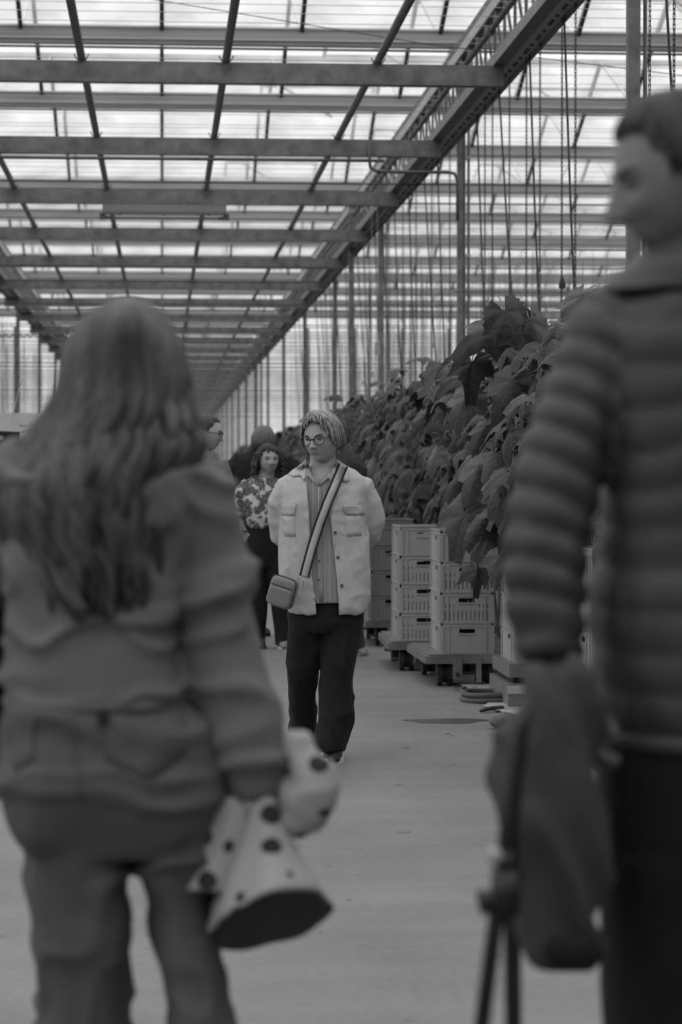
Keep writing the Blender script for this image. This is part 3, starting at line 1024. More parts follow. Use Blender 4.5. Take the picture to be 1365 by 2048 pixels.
# ---- the stacks along the path edge
ZD = .215
c3 = stack(880, 1308, 15.75, 4, .0, 'in the front stack on the bracketed trolley', (False, True, True, False), M_CRATE, ZD)
trolley(c3[0] - .02, c3[1] + .16, ZD, 'low steel rail trolley with bracket and dark wheel carrying the front stack')
c2 = stack(799, 1283, 16.95, 4, .0, 'in the second stack, just behind the front stack', (True, True, True, False), M_CRATE, ZD)
trolley(c2[0] + .02, c2[1] + .20, ZD, 'low steel rail trolley carrying the second stack of crates')
c1 = stack(740, 1240, 19.4, 4, .0, 'in the darker stack behind the pale jacket', (False, False, False, False), M_CRATE_D, ZD)
trolley(c1[0] + .05, c1[1] + .20, ZD, 'low steel rail trolley carrying the darker rear stack')
c4 = stack(1030, 1336, 14.35, 4, .0, 'in the stack beside the man in the quilted jacket', (False, False, False, False), M_CRATE, ZD + .04)
t = thing('crate_pallet', 'flat metal-edged pallet frame under the stack beside the quilted jacket', 'pallet', (c4[0], c4[1], 0))
MB().box(-.22, .22, -.34, .4, ZD - .04, ZD + .04).build('upper_frame', M_TROL, t)
MB().box(-.19, .19, -.30, .36, ZD - .075, ZD - .04).build('spacer', M_RUB, t)
MB().box(-.235, .235, -.42, .42, 0, ZD - .075).build('lower_frame', M_TROL, t)
MB().box(-.24, .24, -.425, -.415, .085, ZD - .08).build('edge_strip', M_ALU, t)
c5 = stack(1184, 1256, 11.75, 4, .0, 'glimpsed between quilted sleeve and jacket', (False, False, False, False), M_CRATE, ZD)
trolley(c5[0] + .02, c5[1] + .2, ZD, 'low steel rail trolley under the stack behind the quilted jacket')

# ================================================================== things on the floor
# hose coil
p = ground(990, 1402)
m = MB()
for j, (ra, zz) in enumerate(((.20, .016), (.19, .048))):
    pts = [p + Vector((ra * 1.0 * math.cos(a), ra * .95 * math.sin(a), zz + .004 * math.sin(3 * a))) for a in [2 * math.pi * i / 36 for i in range(37)]]
    m.tube(pts, .017, 8, cap=False)
p_h = Vector(p)
m2 = MB(); m2.v = [(Vector(v) - p_h)[:] for v in m.v]; m2.f = m.f
tag(m2.build('coiled_hose', mat('grey_hose', .075, .6, .2, 20), None, p_h, smooth=True), 'thick grey hose lying in a coil beside the trolley', 'hose')
# white ground film at the path edge
m = MB()
N = 60
top, bot = [], []
for i in range(N + 1):
    y = 12.6 + i * 4.2 / N
    x = 2.02 + .0 * i - .10 * abs(math.sin(i * .7)) * rnd.uniform(.2, 1) - .05
    top.append((x, y, .006 + rnd.uniform(0, .012))); bot.append((2.6, y, .006 + rnd.uniform(0, .01)))
m.add(top + bot, [(i, i + 1, N + 2 + i, N + 1 + i) for i in range(N)])
tag(m.build('ground_film', M_WHITEP), 'torn white plastic ground film along the path edge', 'film')
# stick
a, b = ground(962, 1427), ground(1006, 1422)
tag(MB().tube([a + Vector((0, 0, .014)), a.lerp(b, .5) + Vector((0, .01, .022)), b + Vector((0, 0, .018))], [.009, .013, .014], 7).build('plant_stub', mat('dark_stub', .03, .9), None, smooth=True), 'short dark stalk lying in front of the coiled hose', 'stalk')
# dropped fruit-like clod near the man's sleeve
p = ground(1008, 1458)
m = MB().ball((0, 0, .045), (.085, .075, .045), 18, 12)
me = m.mesh('clod'); co = get_co(me); set_co(me, co * (1 + .12 * vnoise(co * 30)[:, None]))
tag(obj('grey_sack', me, mat('sack', .12, .8, .3, 20), None, p, True), 'small grey sack lump on the floor beside the quilted jacket', 'sack')
# leaf scraps
M_SCR = mat('leaf_scrap', .05, .8, .4, 20)
me_s = []
for i in range(4):
    r = random.Random(i)
    pts = [(math.cos(a) * r.uniform(.5, 1), math.sin(a) * r.uniform(.3, .8), r.uniform(0, .12)) for a in [k_ * math.pi / 4 for k_ in range(8)]]
    mb = MB().add(pts + [(0, 0, .15)], [(k_, (k_ + 1) % 8, 8) for k_ in range(8)])
    me = mb.mesh('leaf_scrap'); me.materials.append(M_SCR); me_s.append(me)
SCR = [(652, 1623, 9.5), (640, 1864, 10), (660, 1733, 9), (700, 1800, 12), (895, 1468, 13), (905, 1472, 12), (790, 1333, 10), (772, 1337, 9), (912, 1420, 9), (930, 1423, 9), (948, 1428, 9), (575, 1655, 8), (890, 1540, 7), (815, 1560, 6), (760, 1690, 6), (1005, 1475, 7), (930, 1700, 6), (57, 1800, 7)]
for i, (px, py, wp) in enumerate(SCR):
    p = ground(px, py)
    s_ = wp / 2 / (F / p.y) * 1.3
    o = obj('leaf_scrap', me_s[i % 4], None, None, p)
    o.scale = (s_, s_ * 1.1, s_ * .6); o.rotation_euler.z = rnd.uniform(0, 6)
    k_ = sorted(range(len(SCR)), key=lambda q: -SCR[q][1]).index(i)
    tag(o, 'tiny dry leaf scrap on the bare path, %s nearest the camera' % ORD[k_], 'debris', 'leaf scraps on the path')
# heap of trimmings at the film edge
for i in range(16):
    px, py = rnd.uniform(905, 1000), rnd.uniform(1376, 1392)
    p = ground(px, py)
    o = obj('leaf_scrap', me_s[i % 4], None, None, p + Vector((0, 0, .015)))
    s_ = rnd.uniform(.025, .05)
    o.scale = (s_, s_, s_ * .9); o.rotation_euler.z = rnd.uniform(0, 6)
    tag(o, 'crumpled leaf trimming in the litter by the trolley wheel', 'debris', 'trimmings by the trolley')
# damp stain, flat on the floor
pc = ground(895, 1442)
m = MB()
prof = []
for i in range(28):
    a = 2 * math.pi * i / 28
    r_ = 1 + .12 * math.sin(3 * a) + .1 * math.sin(5 * a + 1) + rnd.uniform(-.05, .05)
    prof.append((math.cos(a) * .23 * r_, math.sin(a) * .14 * r_, .0015))
m.add(prof, [tuple(range(28))])
tag(m.build('damp_patch', mat('damp_concrete', .055, .3, .3, 15), None, pc), 'dark damp patch on the concrete near the trolley', 'puddle')

# ---- cardboard-pale sign board at the left
Yb = 21.0
def P(px, py, dy=0): return at(px, py, Yb + dy)
M_BOARD = mat('white_board', .5, .6, .08, 8)
a = P(-60, 865); 
t = thing('sign_board', 'pale grey information board at the left edge behind the long-haired woman', 'sign', (P(60, 900).x, Yb, 0))
def quad_slab(name, pts, th, m, par):
    V = [Vector(p) - par.location for p in pts]
    V += [v + Vector((0, th, 0)) for v in V]
    n = len(pts)
    return MB().add(V, [tuple(range(n)), tuple(range(2 * n - 1, n - 1, -1))] + [(i, n + i, n + (i + 1) % n, (i + 1) % n) for i in range(n)]).build(name, m, par)
quad_slab('banner', [P(-90, 857), P(40, 864), P(190, 872), P(190, 826), P(-90, 826)], .03, M_BOARD, t)
quad_slab('panel', [P(40, 1010), P(190, 1010), P(190, 873), P(40, 865)], .03, M_BOARD, t)
for px in (60, 180):
    q = P(px, 1010)
    MB().box(q.x - .02 - t.location.x, q.x + .02 - t.location.x, .032, .07, 0, q.z + .3).build('leg', M_STEEL2, t)
# illegible handwriting: small pen strokes
wr = MB()
for y0_, x0_, x1_, h_ in ((851, 40, 95, 4), (864, 45, 80, 3)):
    x = x0_
    while x < x1_:
        p1, p2 = P(x, y0_ + rnd.uniform(-h_, h_), -.004), P(x + rnd.uniform(.5, 3), y0_ + rnd.uniform(-h_, h_), -.004)
        wr.tube([p1 - t.location, p2 - t.location], .0025, 4)
        x += rnd.uniform(2, 5)
wr.build('handwriting', mat('faint_ink', .09, .6), t)
pts = [P(7, 867, -.05), P(22, 842, -.05), P(28, 820, -.05), P(36, 785, -.05), P(47, 755, -.05), P(49, 753, -.05)]
tag(MB().tube([P(40, 839, -.05), P(31, 842, -.05)] + pts[1:], .004, 5).build('twine_tail', mat('pale_twine', .4, .7)), 'pale twine rising from the sign board', 'string')
# dark box under the banner
q = P(0, 880, .5)
t = thing('dark_box', 'dark box with round dial under the pale board', 'machine', (q.x - .25, Yb + .6, 0))
MB().box(-.35, .44, -.2, .2, .2, 1.85).build('body', mat('dark_box_face', .015, .5, .5, 12), t)
MB().tube([(.265, -.20, P(2, 876, .4).z), (.265, -.215, P(2, 876, .4).z)], .022, 14).build('dial', mat('dial_face', .3, .5), t)
for x in (-.3, .38):
    MB().box(x - .03, x + .03, -.15, .15, 0, .2).build('leg', M_STEEL2, t)
# ================================================================== people: toolkit
M_SKIN = mat('skin', .33, .5, .12, 25, .12, 180, spec=.4)
M_EYEW = mat('eye_white', .16, .25)
M_DARK = mat('dark_iris', .008, .2)

def cloth(name, a, rough=.85, var=.12, scale=9, bump=.25, bscale=220, **kw):
    return mat(name, a, rough, var, scale, bump, bscale, spec=.15, sheen=.03, **kw)

def head_mb(mb, c, h, yaw, pitch, roll=0.0, nose=1.0, ears=True):
    """sculpted head added to mb; returns the head matrix (local: face towards -y, unit = head height)"""
    M = Matrix.Translation(c) @ Matrix.Rotation(yaw, 4, 'Z') @ Matrix.Rotation(roll, 4, 'Y') @ Matrix.Rotation(pitch, 4, 'X') @ Matrix.Scale(h, 4)
    NA, NT = 72, 60
    V = []
    def g(x, s): return math.exp(-(x / s) ** 2)
    for j in range(NT + 1):
        t = math.pi * j / NT
        for i in range(NA):
            a = 2 * math.pi * i / NA
            x, y, z = math.sin(t) * math.sin(a), -math.sin(t) * math.cos(a), math.cos(t)
            wj = 1.0
            if z < .05:
                q = min(1, (.05 - z) / 1.05)
                wj = 1 - .30 * q ** 1.5
            X = .345 * x * wj
            Yv = .43 * y
            if y < 0:
                Yv = .43 * (-(abs(y) ** .85))            # flatter face
                if z < -.2: Yv *= 1 - .10 * min(1, (-.2 - z) / .8)
            else:
                if z < -.1: Yv *= 1 - .55 * min(1, (-.1 - z) / .8)
            Z = .5 * (z if z > 0 else -(abs(z) ** .93))
            if y < .25:
                fr = min(1, max(0, (.25 - y) / .6))
                ax = abs(X)
                d = 0
                tt = (0.07 - Z) / .20                    # nose: bridge to tip
                if 0 <= tt <= 1.15:
                    d += nose * (.022 + .085 * min(1, tt) ** 1.3) * g(X, .036 + .022 * min(1, tt)) * (1 if tt <= 1 else max(0, 1 - (tt - 1) / .15))
                d += .030 * g(ax - .055, .028) * g(Z + .125, .028)       # nostril wings
                d += .018 * g(Z - .105, .04) * g(ax - .12, .1)          # brow
                d -= .050 * g(ax - .145, .065) * g(Z - .035, .048)       # eye sockets
                d += .016 * g(ax - .145, .045) * g(Z - .025, .026)       # lids
                d += .020 * g(ax - .20, .08) * g(Z + .09, .07)           # cheek bone
                d += .020 * g(X, .10) * g(Z + .225, .022)                # upper lip
                d += .024 * g(X, .085) * g(Z + .278, .024)               # lower lip
                d -= .016 * g(X, .115) * g(Z + .251, .010)               # mouth line
                d -= .010 * g(X, .10) * g(Z + .325, .022)
                d += .035 * g(X, .11) * g(Z + .40, .06)                  # chin
                d -= .018 * g(ax - .135 + .35 * (Z + .18), .020) * g(Z + .20, .07)   # fold beside the mouth
                Yv -= d * fr
            V.append(M @ Vector((X, Yv, Z)))
    Fc = [(j * NA + i, (j + 1) * NA + i, (j + 1) * NA + (i + 1) % NA, j * NA + (i + 1) % NA) for j in range(NT) for i in range(NA)]
    mb.add(V, Fc)
    if ears:
        for s in (-1, 1):
            R = (M.to_3x3().normalized()) @ Matrix.Rotation(s * .35, 3, 'Z')
            mb.ball(M @ Vector((s * .35, .06, -.02)), (.022 * h, .075 * h, .125 * h), 12, 10, R)
            mb.ball(M @ Vector((s * .352, .04, -.10)), (.022 * h, .045 * h, .05 * h), 10, 8, R)
    return M

def face_parts(root, M, h, brow_a=.05):
    for s in (-1, 1):
        R3 = M.to_3x3().normalized()
        e = MB().ball(M @ Vector((s * .145, -.345, .026)), (.056 * h, .045 * h, .020 * h), 14, 10, R3).build('eye', M_EYEW, root, smooth=True)
        MB().ball(M @ Vector((s * .145 - .008, -.372, .024)), (.022 * h, .020 * h, .017 * h), 10, 8, R3).build('iris', M_DARK, e, smooth=True)
        MB().tube([M @ Vector((s * (.09 + .11 * u), -.387 + .035 * u * u, .042 + .016 * math.sin(u * 3.1))) for u in (0, .33, .66, 1)], [.003 * h, .008 * h, .008 * h, .004 * h], 6).build('eyelid', mat('lash', .03, .8), e, smooth=True)
        pts = [M @ Vector((s * (.075 + .15 * u), -.425 + .11 * u * u, .10 + .03 * math.sin(u * 2.4))) for u in (0, .25, .5, .75, 1)]
        MB().tube(pts, [.010 * h, .015 * h, .014 * h, .011 * h, .005 * h], 6).build('eyebrow', mat('brow%d' % int(brow_a * 1000), brow_a, .8), root, smooth=True)
    pts = [M @ Vector((x, -.437 + 1.0 * x * x, -.251 + .25 * x * x)) for x in (-.10, -.06, -.02, .02, .06, .10)]
    MB().tube(pts, [.002 * h, .0065 * h, .007 * h, .007 * h, .0065 * h, .002 * h], 6).build('mouth_line', mat('mouth', .05, .6), root, smooth=True)

def glasses(root, M, h, m, lens=True):
    g_ = MB()
    ctr = []
    for s in (-1, 1):
        pts = [M @ Vector((s * .155 + .115 * math.cos(a), -.445 + .05 * abs(math.cos(a)) * (1 if math.cos(a) * s > 0 else 0), .015 + .098 * math.sin(a))) for a in [2 * math.pi * k / 22 for k in range(23)]]
        g_.tube(pts, .0085 * h, 6, cap=False)
        g_.tube([M @ Vector((s * .27, -.41, .05)), M @ Vector((s * .34, -.33, .055)), M @ Vector((s * .365, -.1, .05)), M @ Vector((s * .365, .06, .03))], .009 * h, 6)
    g_.tube([M @ Vector((-.045, -.45, .04)), M @ Vector((0, -.47, .055)), M @ Vector((.045, -.45, .04))], .011 * h, 6)
    G = g_.build('glasses', m, root, smooth=True)
    if lens:
        for s in (-1, 1):
            V = [M @ Vector((s * .155 + .108 * math.cos(a), -.442 + .05 * abs(math.cos(a)) * (1 if math.cos(a) * s > 0 else 0), .015 + .092 * math.sin(a))) for a in [2 * math.pi * k / 20 for k in range(20)]]
            lm = MB().add(V, [tuple(range(20))])
            lm.build('lens', LENS, G)
    return G
def lens_mat():
    m = bpy.data.materials.new('spectacle_lens'); m.use_nodes = True
    n, L = m.node_tree.nodes, m.node_tree.links
    n.remove(n['Principled BSDF'])
    a, b, x = n.new('ShaderNodeBsdfTransparent'), n.new('ShaderNodeBsdfGlossy'), n.new('ShaderNodeMixShader')
    a.inputs[0].default_value = (.93, .93, .93, 1); b.inputs['Roughness'].default_value = .03; x.inputs[0].default_value = .09
    L.new(a.outputs[0], x.inputs[1]); L.new(b.outputs[0], x.inputs[2]); L.new(x.outputs[0], n['Material Output'].inputs[0])
    return m
LENS = lens_mat()

def hand_mb(mb, w, d, nrm, s=1.0, curl=.5, side=1):
    """palm and five fingers; w wrist, d direction of the fingers, nrm = back of the hand"""
    d = Vector(d).normalized(); n = Vector(nrm); n = (n - d * n.dot(d)).normalized()
    r = d.cross(n) * side
    mb.tube([w - d * .02, w + d * .02 * s, w + d * .055 * s, w + d * .095 * s], [(.026 * s, .019 * s), (.034 * s, .017 * s), (.042 * s, .016 * s), (.040 * s, .013 * s)], 12, ref=r)
    for k, (off, ln) in enumerate(((-.031, .068), (-.0105, .078), (.0105, .072), (.030, .056))):
        p = w + d * .085 * s + r * off * s
        pts = [p]
        dd = Vector(d)
        for j, fr in enumerate((.42, .32, .26)):
            a = curl * (.55 + .35 * j)
            dd = (dd * math.cos(a) - n * math.sin(a)).normalized()
            pts.append(pts[-1] + dd * ln * fr * s)
        mb.tube(pts, [.0095 * s, .009 * s, .0083 * s, .0065 * s], 8, ref=r)
    p = w + d * .025 * s - r * .030 * s
    dd = (d * .7 - r * .7).normalized()
    q1 = p + dd * .035 * s
    q2 = q1 + (d * .85 - r * .25 - n * .4).normalized() * .03 * s
    q3 = q2 + (d * .9 - n * .5).normalized() * .024 * s
    mb.tube([p, q1, q2, q3], [.014 * s, .0115 * s, .010 * s, .0075 * s], 8)

def finish(me, amp=0.0, freq=(6, 6, 9), amp2=0.0, freq2=(18, 18, 24), ridge=True, seed=0, mask=None, crease=0.0, cfreq=(5, 5, 11)):
    """cloth folds: displace along the normals"""
    co, no = get_co(me), get_no(me)
    d = np.zeros(len(co))
    if amp:
        n1 = vnoise(co * np.array(freq) + seed * 7.31 + 50)
        d += amp * ((1 - 2 * np.abs(n1)) if ridge else n1)
    if crease:
        for q, sd in ((1.0, 0), (1.6, 17.3)):
            n2 = vnoise(co * np.array(cfreq) * q + .35 * vnoise(co * 9.0)[:, None] + seed * 5.1 + sd + 30)
            d += crease / q * (np.clip(1 - 3.4 * np.abs(n2), 0, 1) ** 1.2 - .25)
    if amp2:
        d += amp2 * vnoise(co * np.array(freq2) + seed * 3.7 + 90)
    if mask is not None:
        d *= mask(co)
    set_co(me, co + no * d[:, None])
    me.polygons.foreach_set('use_smooth', [True] * len(me.polygons))
    return me

class Person:
    def __init__(s, label, Y, px, group='visitors'):
        s.Y = Y
        g = at(px, 945, Y)
        s.root = thing('person', label, 'person', (g.x, Y, 0), group)
        s.L = Vector(s.root.location)
        s.k = F / Y
    def at(s, px, py, dy=0.0):
        return at(px, py, s.Y + dy) - s.L
    def ring(s, py, xl, xr, ry, dy=0.0):
        a, b = s.at(xl, py, dy), s.at(xr, py, dy)
        return ((a + b) / 2, (b.x - a.x) / 2, ry)
    def rings(s, rows):
        return [s.ring(*r) for r in rows]
    def limb(s, rows):
        """rows (px, py, dy, r in px at the person's plane)"""
        return [s.at(q[0], q[1], q[2]) for q in rows], [q[3] / s.k for q in rows]
    def bvh(s, me):
        return BVHTree.FromPolygons([v.co.copy() for v in me.vertices], [tuple(p.vertices) for p in me.polygons])
    def hit(s, px, py, bv, off=.004, dflt=0.0):
        d = ray(px, py).normalized()
        best = None
        for b in (bv if isinstance(bv, list) else [bv]):
            h = b.ray_cast(CAM - s.L, d)
            if h[0] is not None and (best is None or h[3] < best):
                best = h[3]
        if best is None:
            return s.at(px, py, dflt)
        return CAM - s.L + d * (best - off)
    def patch(s, name, poly, bv, m, off=.006, th=.004, cuts=3, dflt=-.12, parent=None, bulge=0):
        bm = bmesh.new()
        vs = [bm.verts.new((p[0], p[1], 0)) for p in poly]
        bm.faces.new(vs)
        bmesh.ops.triangulate(bm, faces=bm.faces[:])
        bmesh.ops.subdivide_edges(bm, edges=bm.edges[:], cuts=cuts, use_grid_fill=True)
        bmesh.ops.triangulate(bm, faces=bm.faces[:])
        bnd = {v.index for v in bm.verts}
        bm.verts.index_update()
        F0 = [tuple(v.index for v in f.verts) for f in bm.faces]
        V = []
        for v in bm.verts:
            o_ = off + (bulge if not v.is_boundary else 0)
            V.append(s.hit(v.co.x, v.co.y, bv, o_, dflt))
        bm.free()
        me = bpy.data.meshes.new(name); me.from_pydata(V, [], F0); me.update()
        o = obj(name, me, m, parent or s.root, smooth=True)
        sd = o.modifiers.new('t', 'SOLIDIFY'); sd.thickness = th; sd.offset = 0
        return o
    def cut(s, me, poly, zfront=0.0):
        """open a garment: drop the camera-facing faces whose image lies inside poly, tidy the rim"""
        P = [tuple(p) for p in poly]
        def inside(x, y):
            c = False
            j = len(P) - 1
            for i in range(len(P)):
                if (P[i][1] > y) != (P[j][1] > y) and x < (P[j][0] - P[i][0]) * (y - P[i][1]) / (P[j][1] - P[i][1]) + P[i][0]:
                    c = not c
                j = i
            return c
        def snap(x, y):
            best = None
            for i in range(len(P)):
                a, b = P[i - 1], P[i]
                dx, dy = b[0] - a[0], b[1] - a[1]
                t = max(0, min(1, ((x - a[0]) * dx + (y - a[1]) * dy) / (dx * dx + dy * dy + 1e-9)))
                q = (a[0] + t * dx, a[1] + t * dy)
                dd = (q[0] - x) ** 2 + (q[1] - y) ** 2
                if best is None or dd < best[0]:
                    best = (dd, q)
            return best
        bm = bmesh.new(); bm.from_mesh(me)
        kill = []
        for v in bm.verts:
            if v.co.y < zfront:
                x, y = pix(v.co + s.L)
                if inside(x, y):
                    kill.append(v)
        bmesh.ops.delete(bm, geom=kill, context='VERTS')
        for v in bm.verts:
            if v.is_boundary:
                x, y = pix(v.co + s.L)
                dd, q = snap(x, y)
                if dd < (.02 * s.k) ** 2:
                    v.co = s.at(q[0], q[1], v.co.y)
        bm.to_mesh(me); bm.free(); me.update()

def solidify(o, th, off=-1):
    md = o.modifiers.new('t', 'SOLIDIFY'); md.thickness = th; md.offset = off
    return o

def hair(root, M, h, mfun, n=160, tend=lambda a: 1.7, vol=.06, wid=.045, m=None, part=0.0, jit=.05, wave=.0, seed=1, lift=lambda a: 0, sweep=0.0, shell=1.035, ragged=.14):
    r = random.Random(seed)
    mb = MB()
    rx, ry, rz = .355, .445, .51
    def P(a, t, k):
        return Vector((rx * math.sin(t) * math.sin(a) * k, -ry * math.sin(t) * math.cos(a) * k + .0, rz * math.cos(t) * k))
    NA, NT = 40, 12
    V = []
    for i in range(NA):
        a = 2 * math.pi * i / NA
        for j in range(NT + 1):
            t = tend(a) * .95 * j / NT
            V.append(M @ P(a, t, shell + vol * .5 * math.sin(min(1, t) * 1.5)))
    mb.add(V, [(i * (NT + 1) + j, ((i + 1) % NA) * (NT + 1) + j, ((i + 1) % NA) * (NT + 1) + j + 1, i * (NT + 1) + j + 1) for i in range(NA) for j in range(NT)])
    for k in range(n):
        a = 2 * math.pi * (k + r.random()) / n
        t0, t1 = r.uniform(.02, .6), tend(a) * r.uniform(1 - ragged, 1.1)
        if t1 <= t0 + .2: t0 = .05
        kk = 1.0 + vol * r.uniform(.6, 1.2)
        pts, rr = [], []
        ph = r.uniform(0, 6)
        sw = sweep * r.uniform(-.5, 1.5)
        for u in (0, .2, .4, .6, .8, 1):
            t = t0 + (t1 - t0) * u
            kq = kk + vol * .5 * math.sin(u * math.pi) + jit * r.uniform(-.5, .5) * u + lift(a) * u * u
            q = P(a + sw * u + wave * math.sin(u * 6 + ph) * .2, t, kq)
            pts.append(M @ q)
            w_ = wid * h * (1 - .75 * u ** 3) * (0.5 + .5 * min(1, u * 4)) * r.uniform(.85, 1.1)
            rr.append((w_, w_ * .42))
        c = (M @ Vector((0, 0, 0)))
        # flat side towards the head
        T = (pts[3] - pts[2]).normalized()
        out_ = (pts[2] - c).normalized()
        mb.tube(pts, rr, 6, ref=T.cross(out_))
    return mb.build('hair', m, root, smooth=True)

def hair_mat(name, a, var=.45, sc_=(60, 60, 3), rough=.45):
    return mat(name, a, rough, var, 1.0, .4, 4.0, stretch=sc_, spec=.35, detail=3)

def shoe(root, toe, heel, w_, m_up, m_sole, high=.085, parent_name='shoe'):
    """low shoe from heel to toe (ground points, local)"""
    toe, heel = Vector(toe), Vector(heel)
    d = toe - heel; L = d.length; d.normalize()
    r = Vector((0, 0, 1)).cross(d)
    V = []
    prof = [(0, .30), (.08, .42), (.3, .40), (.5, .42), (.72, .52), (.88, .44), (.97, .24), (1, .08)]
    low, hi = [], []
    for sgn in (1, -1):
        seq = prof if sgn == 1 else prof[::-1]
        for u, q in seq:
            p = heel + d * (u * L) + r * (sgn * q * w_)
            low.append(p); hi.append(p + Vector((0, 0, .024)))
    n = len(low)
    o = MB().add(low + hi, [tuple(range(n)), tuple(range(2 * n - 1, n - 1, -1))] + [(i, n + i, n + (i + 1) % n, (i + 1) % n) for i in range(n)]).build(parent_name, m_sole, root)
    mb = MB()
    pts = [heel + d * (u * L) + Vector((0, 0, z)) for u, z in ((.03, .05), (.15, .06), (.35, .06), (.55, .052), (.75, .045), (.9, .038), (.97, .033))]
    mb.tube(pts, [(.30 * w_, high * .5), (.38 * w_, high * .62), (.38 * w_, high * .6), (.40 * w_, high * .45), (.45 * w_, high * .34), (.38 * w_, high * .25), (.18 * w_, high * .12)], 14, ref=r)
    mb.tube([heel + d * (.2 * L) + Vector((0, 0, z)) for z in (.05, .09, .13)], [.042, .04, .038], 12)
    mb.build('upper', m_up, o, smooth=True)
    MB().ball(heel + d * (.94 * L) + Vector((0, 0, .024)), (.30 * w_, .30 * w_, .024), 14, 10).build('toe_cap', m_up, o, smooth=True)
    return o
# ================================================================== the woman in the pale jacket
g0 = ground(667, 1523)
W = Person('woman with short grey-blonde hair, glasses and pale shirt jacket walking towards the camera', g0.y, 645)
M_JK = cloth('pale_wool', .46, var=.07, scale=30, bscale=300, bump=.35)
M_DEN = cloth('dark_denim', .016, var=.25, scale=14)
M_HAIRW = hair_mat('ash_blonde_hair', .27, .6, (90, 90, 12))
def striped(name, base, stripe, per, wid, axis='X'):
    m = bpy.data.materials.new(name); m.use_nodes = True
    n, L = m.node_tree.nodes, m.node_tree.links
    b = n['Principled BSDF']; b.inputs['Roughness'].default_value = .8; b.inputs['Specular IOR Level'].default_value = .2
    t, s_, a, c, d_ = n.new('ShaderNodeTexCoord'), n.new('ShaderNodeSeparateXYZ'), n.new('ShaderNodeMath'), n.new('ShaderNodeMath'), n.new('ShaderNodeMix')
    a.operation = 'PINGPONG'; a.inputs[1].default_value = per / 2
    c.operation = 'LESS_THAN'; c.inputs[1].default_value = wid
    d_.data_type = 'RGBA'
    d_.inputs['A'].default_value = (base, base, base, 1); d_.inputs['B'].default_value = (stripe, stripe, stripe, 1)
    L.new(t.outputs['Object'], s_.inputs[0]); L.new(s_.outputs[axis], a.inputs[0]); L.new(a.outputs[0], c.inputs[0])
    L.new(c.outputs[0], d_.inputs['Factor']); L.new(d_.outputs['Result'], b.inputs['Base Color'])
    return m
M_SHIRT = striped('striped_shirt', .26, .42, .026, .0015)

tor = [(934, 616, 692, .075, .035), (942, 590, 712, .095, .03), (956, 572, 730, .12, .01), (980, 565, 733, .135, 0), (1010, 562, 732, .142, -.005), (1050, 560, 734, .145, 0), (1100, 559, 742, .148, 0), (1150, 560, 743, .15, 0), (1190, 566, 740, .15, 0), (1224, 580, 732, .146, 0)]
armL = [(596, 964, .02, 18), (575, 976, .02, 24), (561, 1005, .03, 24), (559, 1040, .05, 22), (564, 1068, .09, 21), (588, 1092, .16, 18), (628, 1112, .20, 15)]
armR = [(700, 962, .02, 18), (725, 974, .02, 25), (738, 1005, .03, 26), (744, 1040, .05, 24), (742, 1068, .09, 22), (718, 1094, .16, 18), (672, 1114, .20, 15)]
mb = MB().rings(W.rings(tor), 40, 2.2)
for a in (armL, armR):
    p, r = W.limb(a); mb.tube(p, r, 16)
me_jk = finish(remesh(mb, .008, 6), .008, (9, 9, 6), .003, (25, 25, 18), seed=3, crease=.005, cfreq=(6, 6, 6))
full = W.bvh(me_jk)
open_poly = [(617, 936), (613, 964), (618, 1020), (621, 1078), (624, 1151), (632, 1216), (634, 1250), (679, 1250), (678, 1203), (671, 1122), (665, 1069), (661, 1028), (661, 990), (676, 950), (684, 936), (670, 900), (630, 900)]
W.cut(me_jk, open_poly, .03)
# slanting hem left of the bag side: nothing below the line
J = solidify(obj('jacket', me_jk, M_JK, W.root, smooth=True), .006)
jb = W.bvh(me_jk)
# shirt
sh = [(932, 622, 676, .068, .03), (940, 602, 700, .085, .02), (956, 586, 716, .106, .0), (980, 580, 720, .120, 0), (1010, 577, 720, .126, 0), (1050, 575, 722, .127, 0), (1100, 574, 728, .130, 0), (1150, 575, 730, .132, 0), (1204, 582, 722, .134, 0)]
mb = MB().rings(W.rings(sh), 40, 2.2)
me_s = finish(remesh(mb, .008, 4), .003, (16, 16, 4), .0, seed=5)
W.cut(me_s, [(619, 925), (622, 945), (637, 973), (655, 950), (671, 925), (660, 900), (625, 900)], .03)
S = obj('shirt', me_s, M_SHIRT, W.root, smooth=True)
sb = W.bvh(me_s)
# trousers
mb = MB()
mb.rings(W.rings([(1180, 582, 722, .115, .01), (1215, 578, 727, .125, .01), (1245, 576, 724, .12, .01), (1262, 580, 715, .105, .01)]), 36, 2.4)
LL = [(1235, 577, 655, .10, .01), (1267, 575, 644, .095, .02), (1300, 574, 641.5, .09, .04), (1326, 573, 639.5, .088, .06), (1384, 577, 631, .085, .14), (1437, 582, 635, .085, .24), (1470, 580, 632, .085, .30), (1486, 578, 629, .088, .33)]
LR = [(1235, 640, 726, .10, .01), (1282, 643.5, 719, .095, 0), (1326, 641.5, 711, .09, 0), (1361, 640, 706, .088, 0), (1405, 636.5, 706, .088, 0), (1443, 637, 705, .09, 0), (1480, 630, 695, .092, -.01), (1500, 627, 687, .095, -.01)]
for q in (LL, LR):
    mb.rings(W.rings(q), 26, 2.2)
me_t = finish(remesh(mb, .008, 4), .006, (7, 7, 4), .003, (18, 18, 12), seed=8, crease=.008, cfreq=(7, 7, 4))
obj('trousers', me_t, M_DEN, W.root, smooth=True)
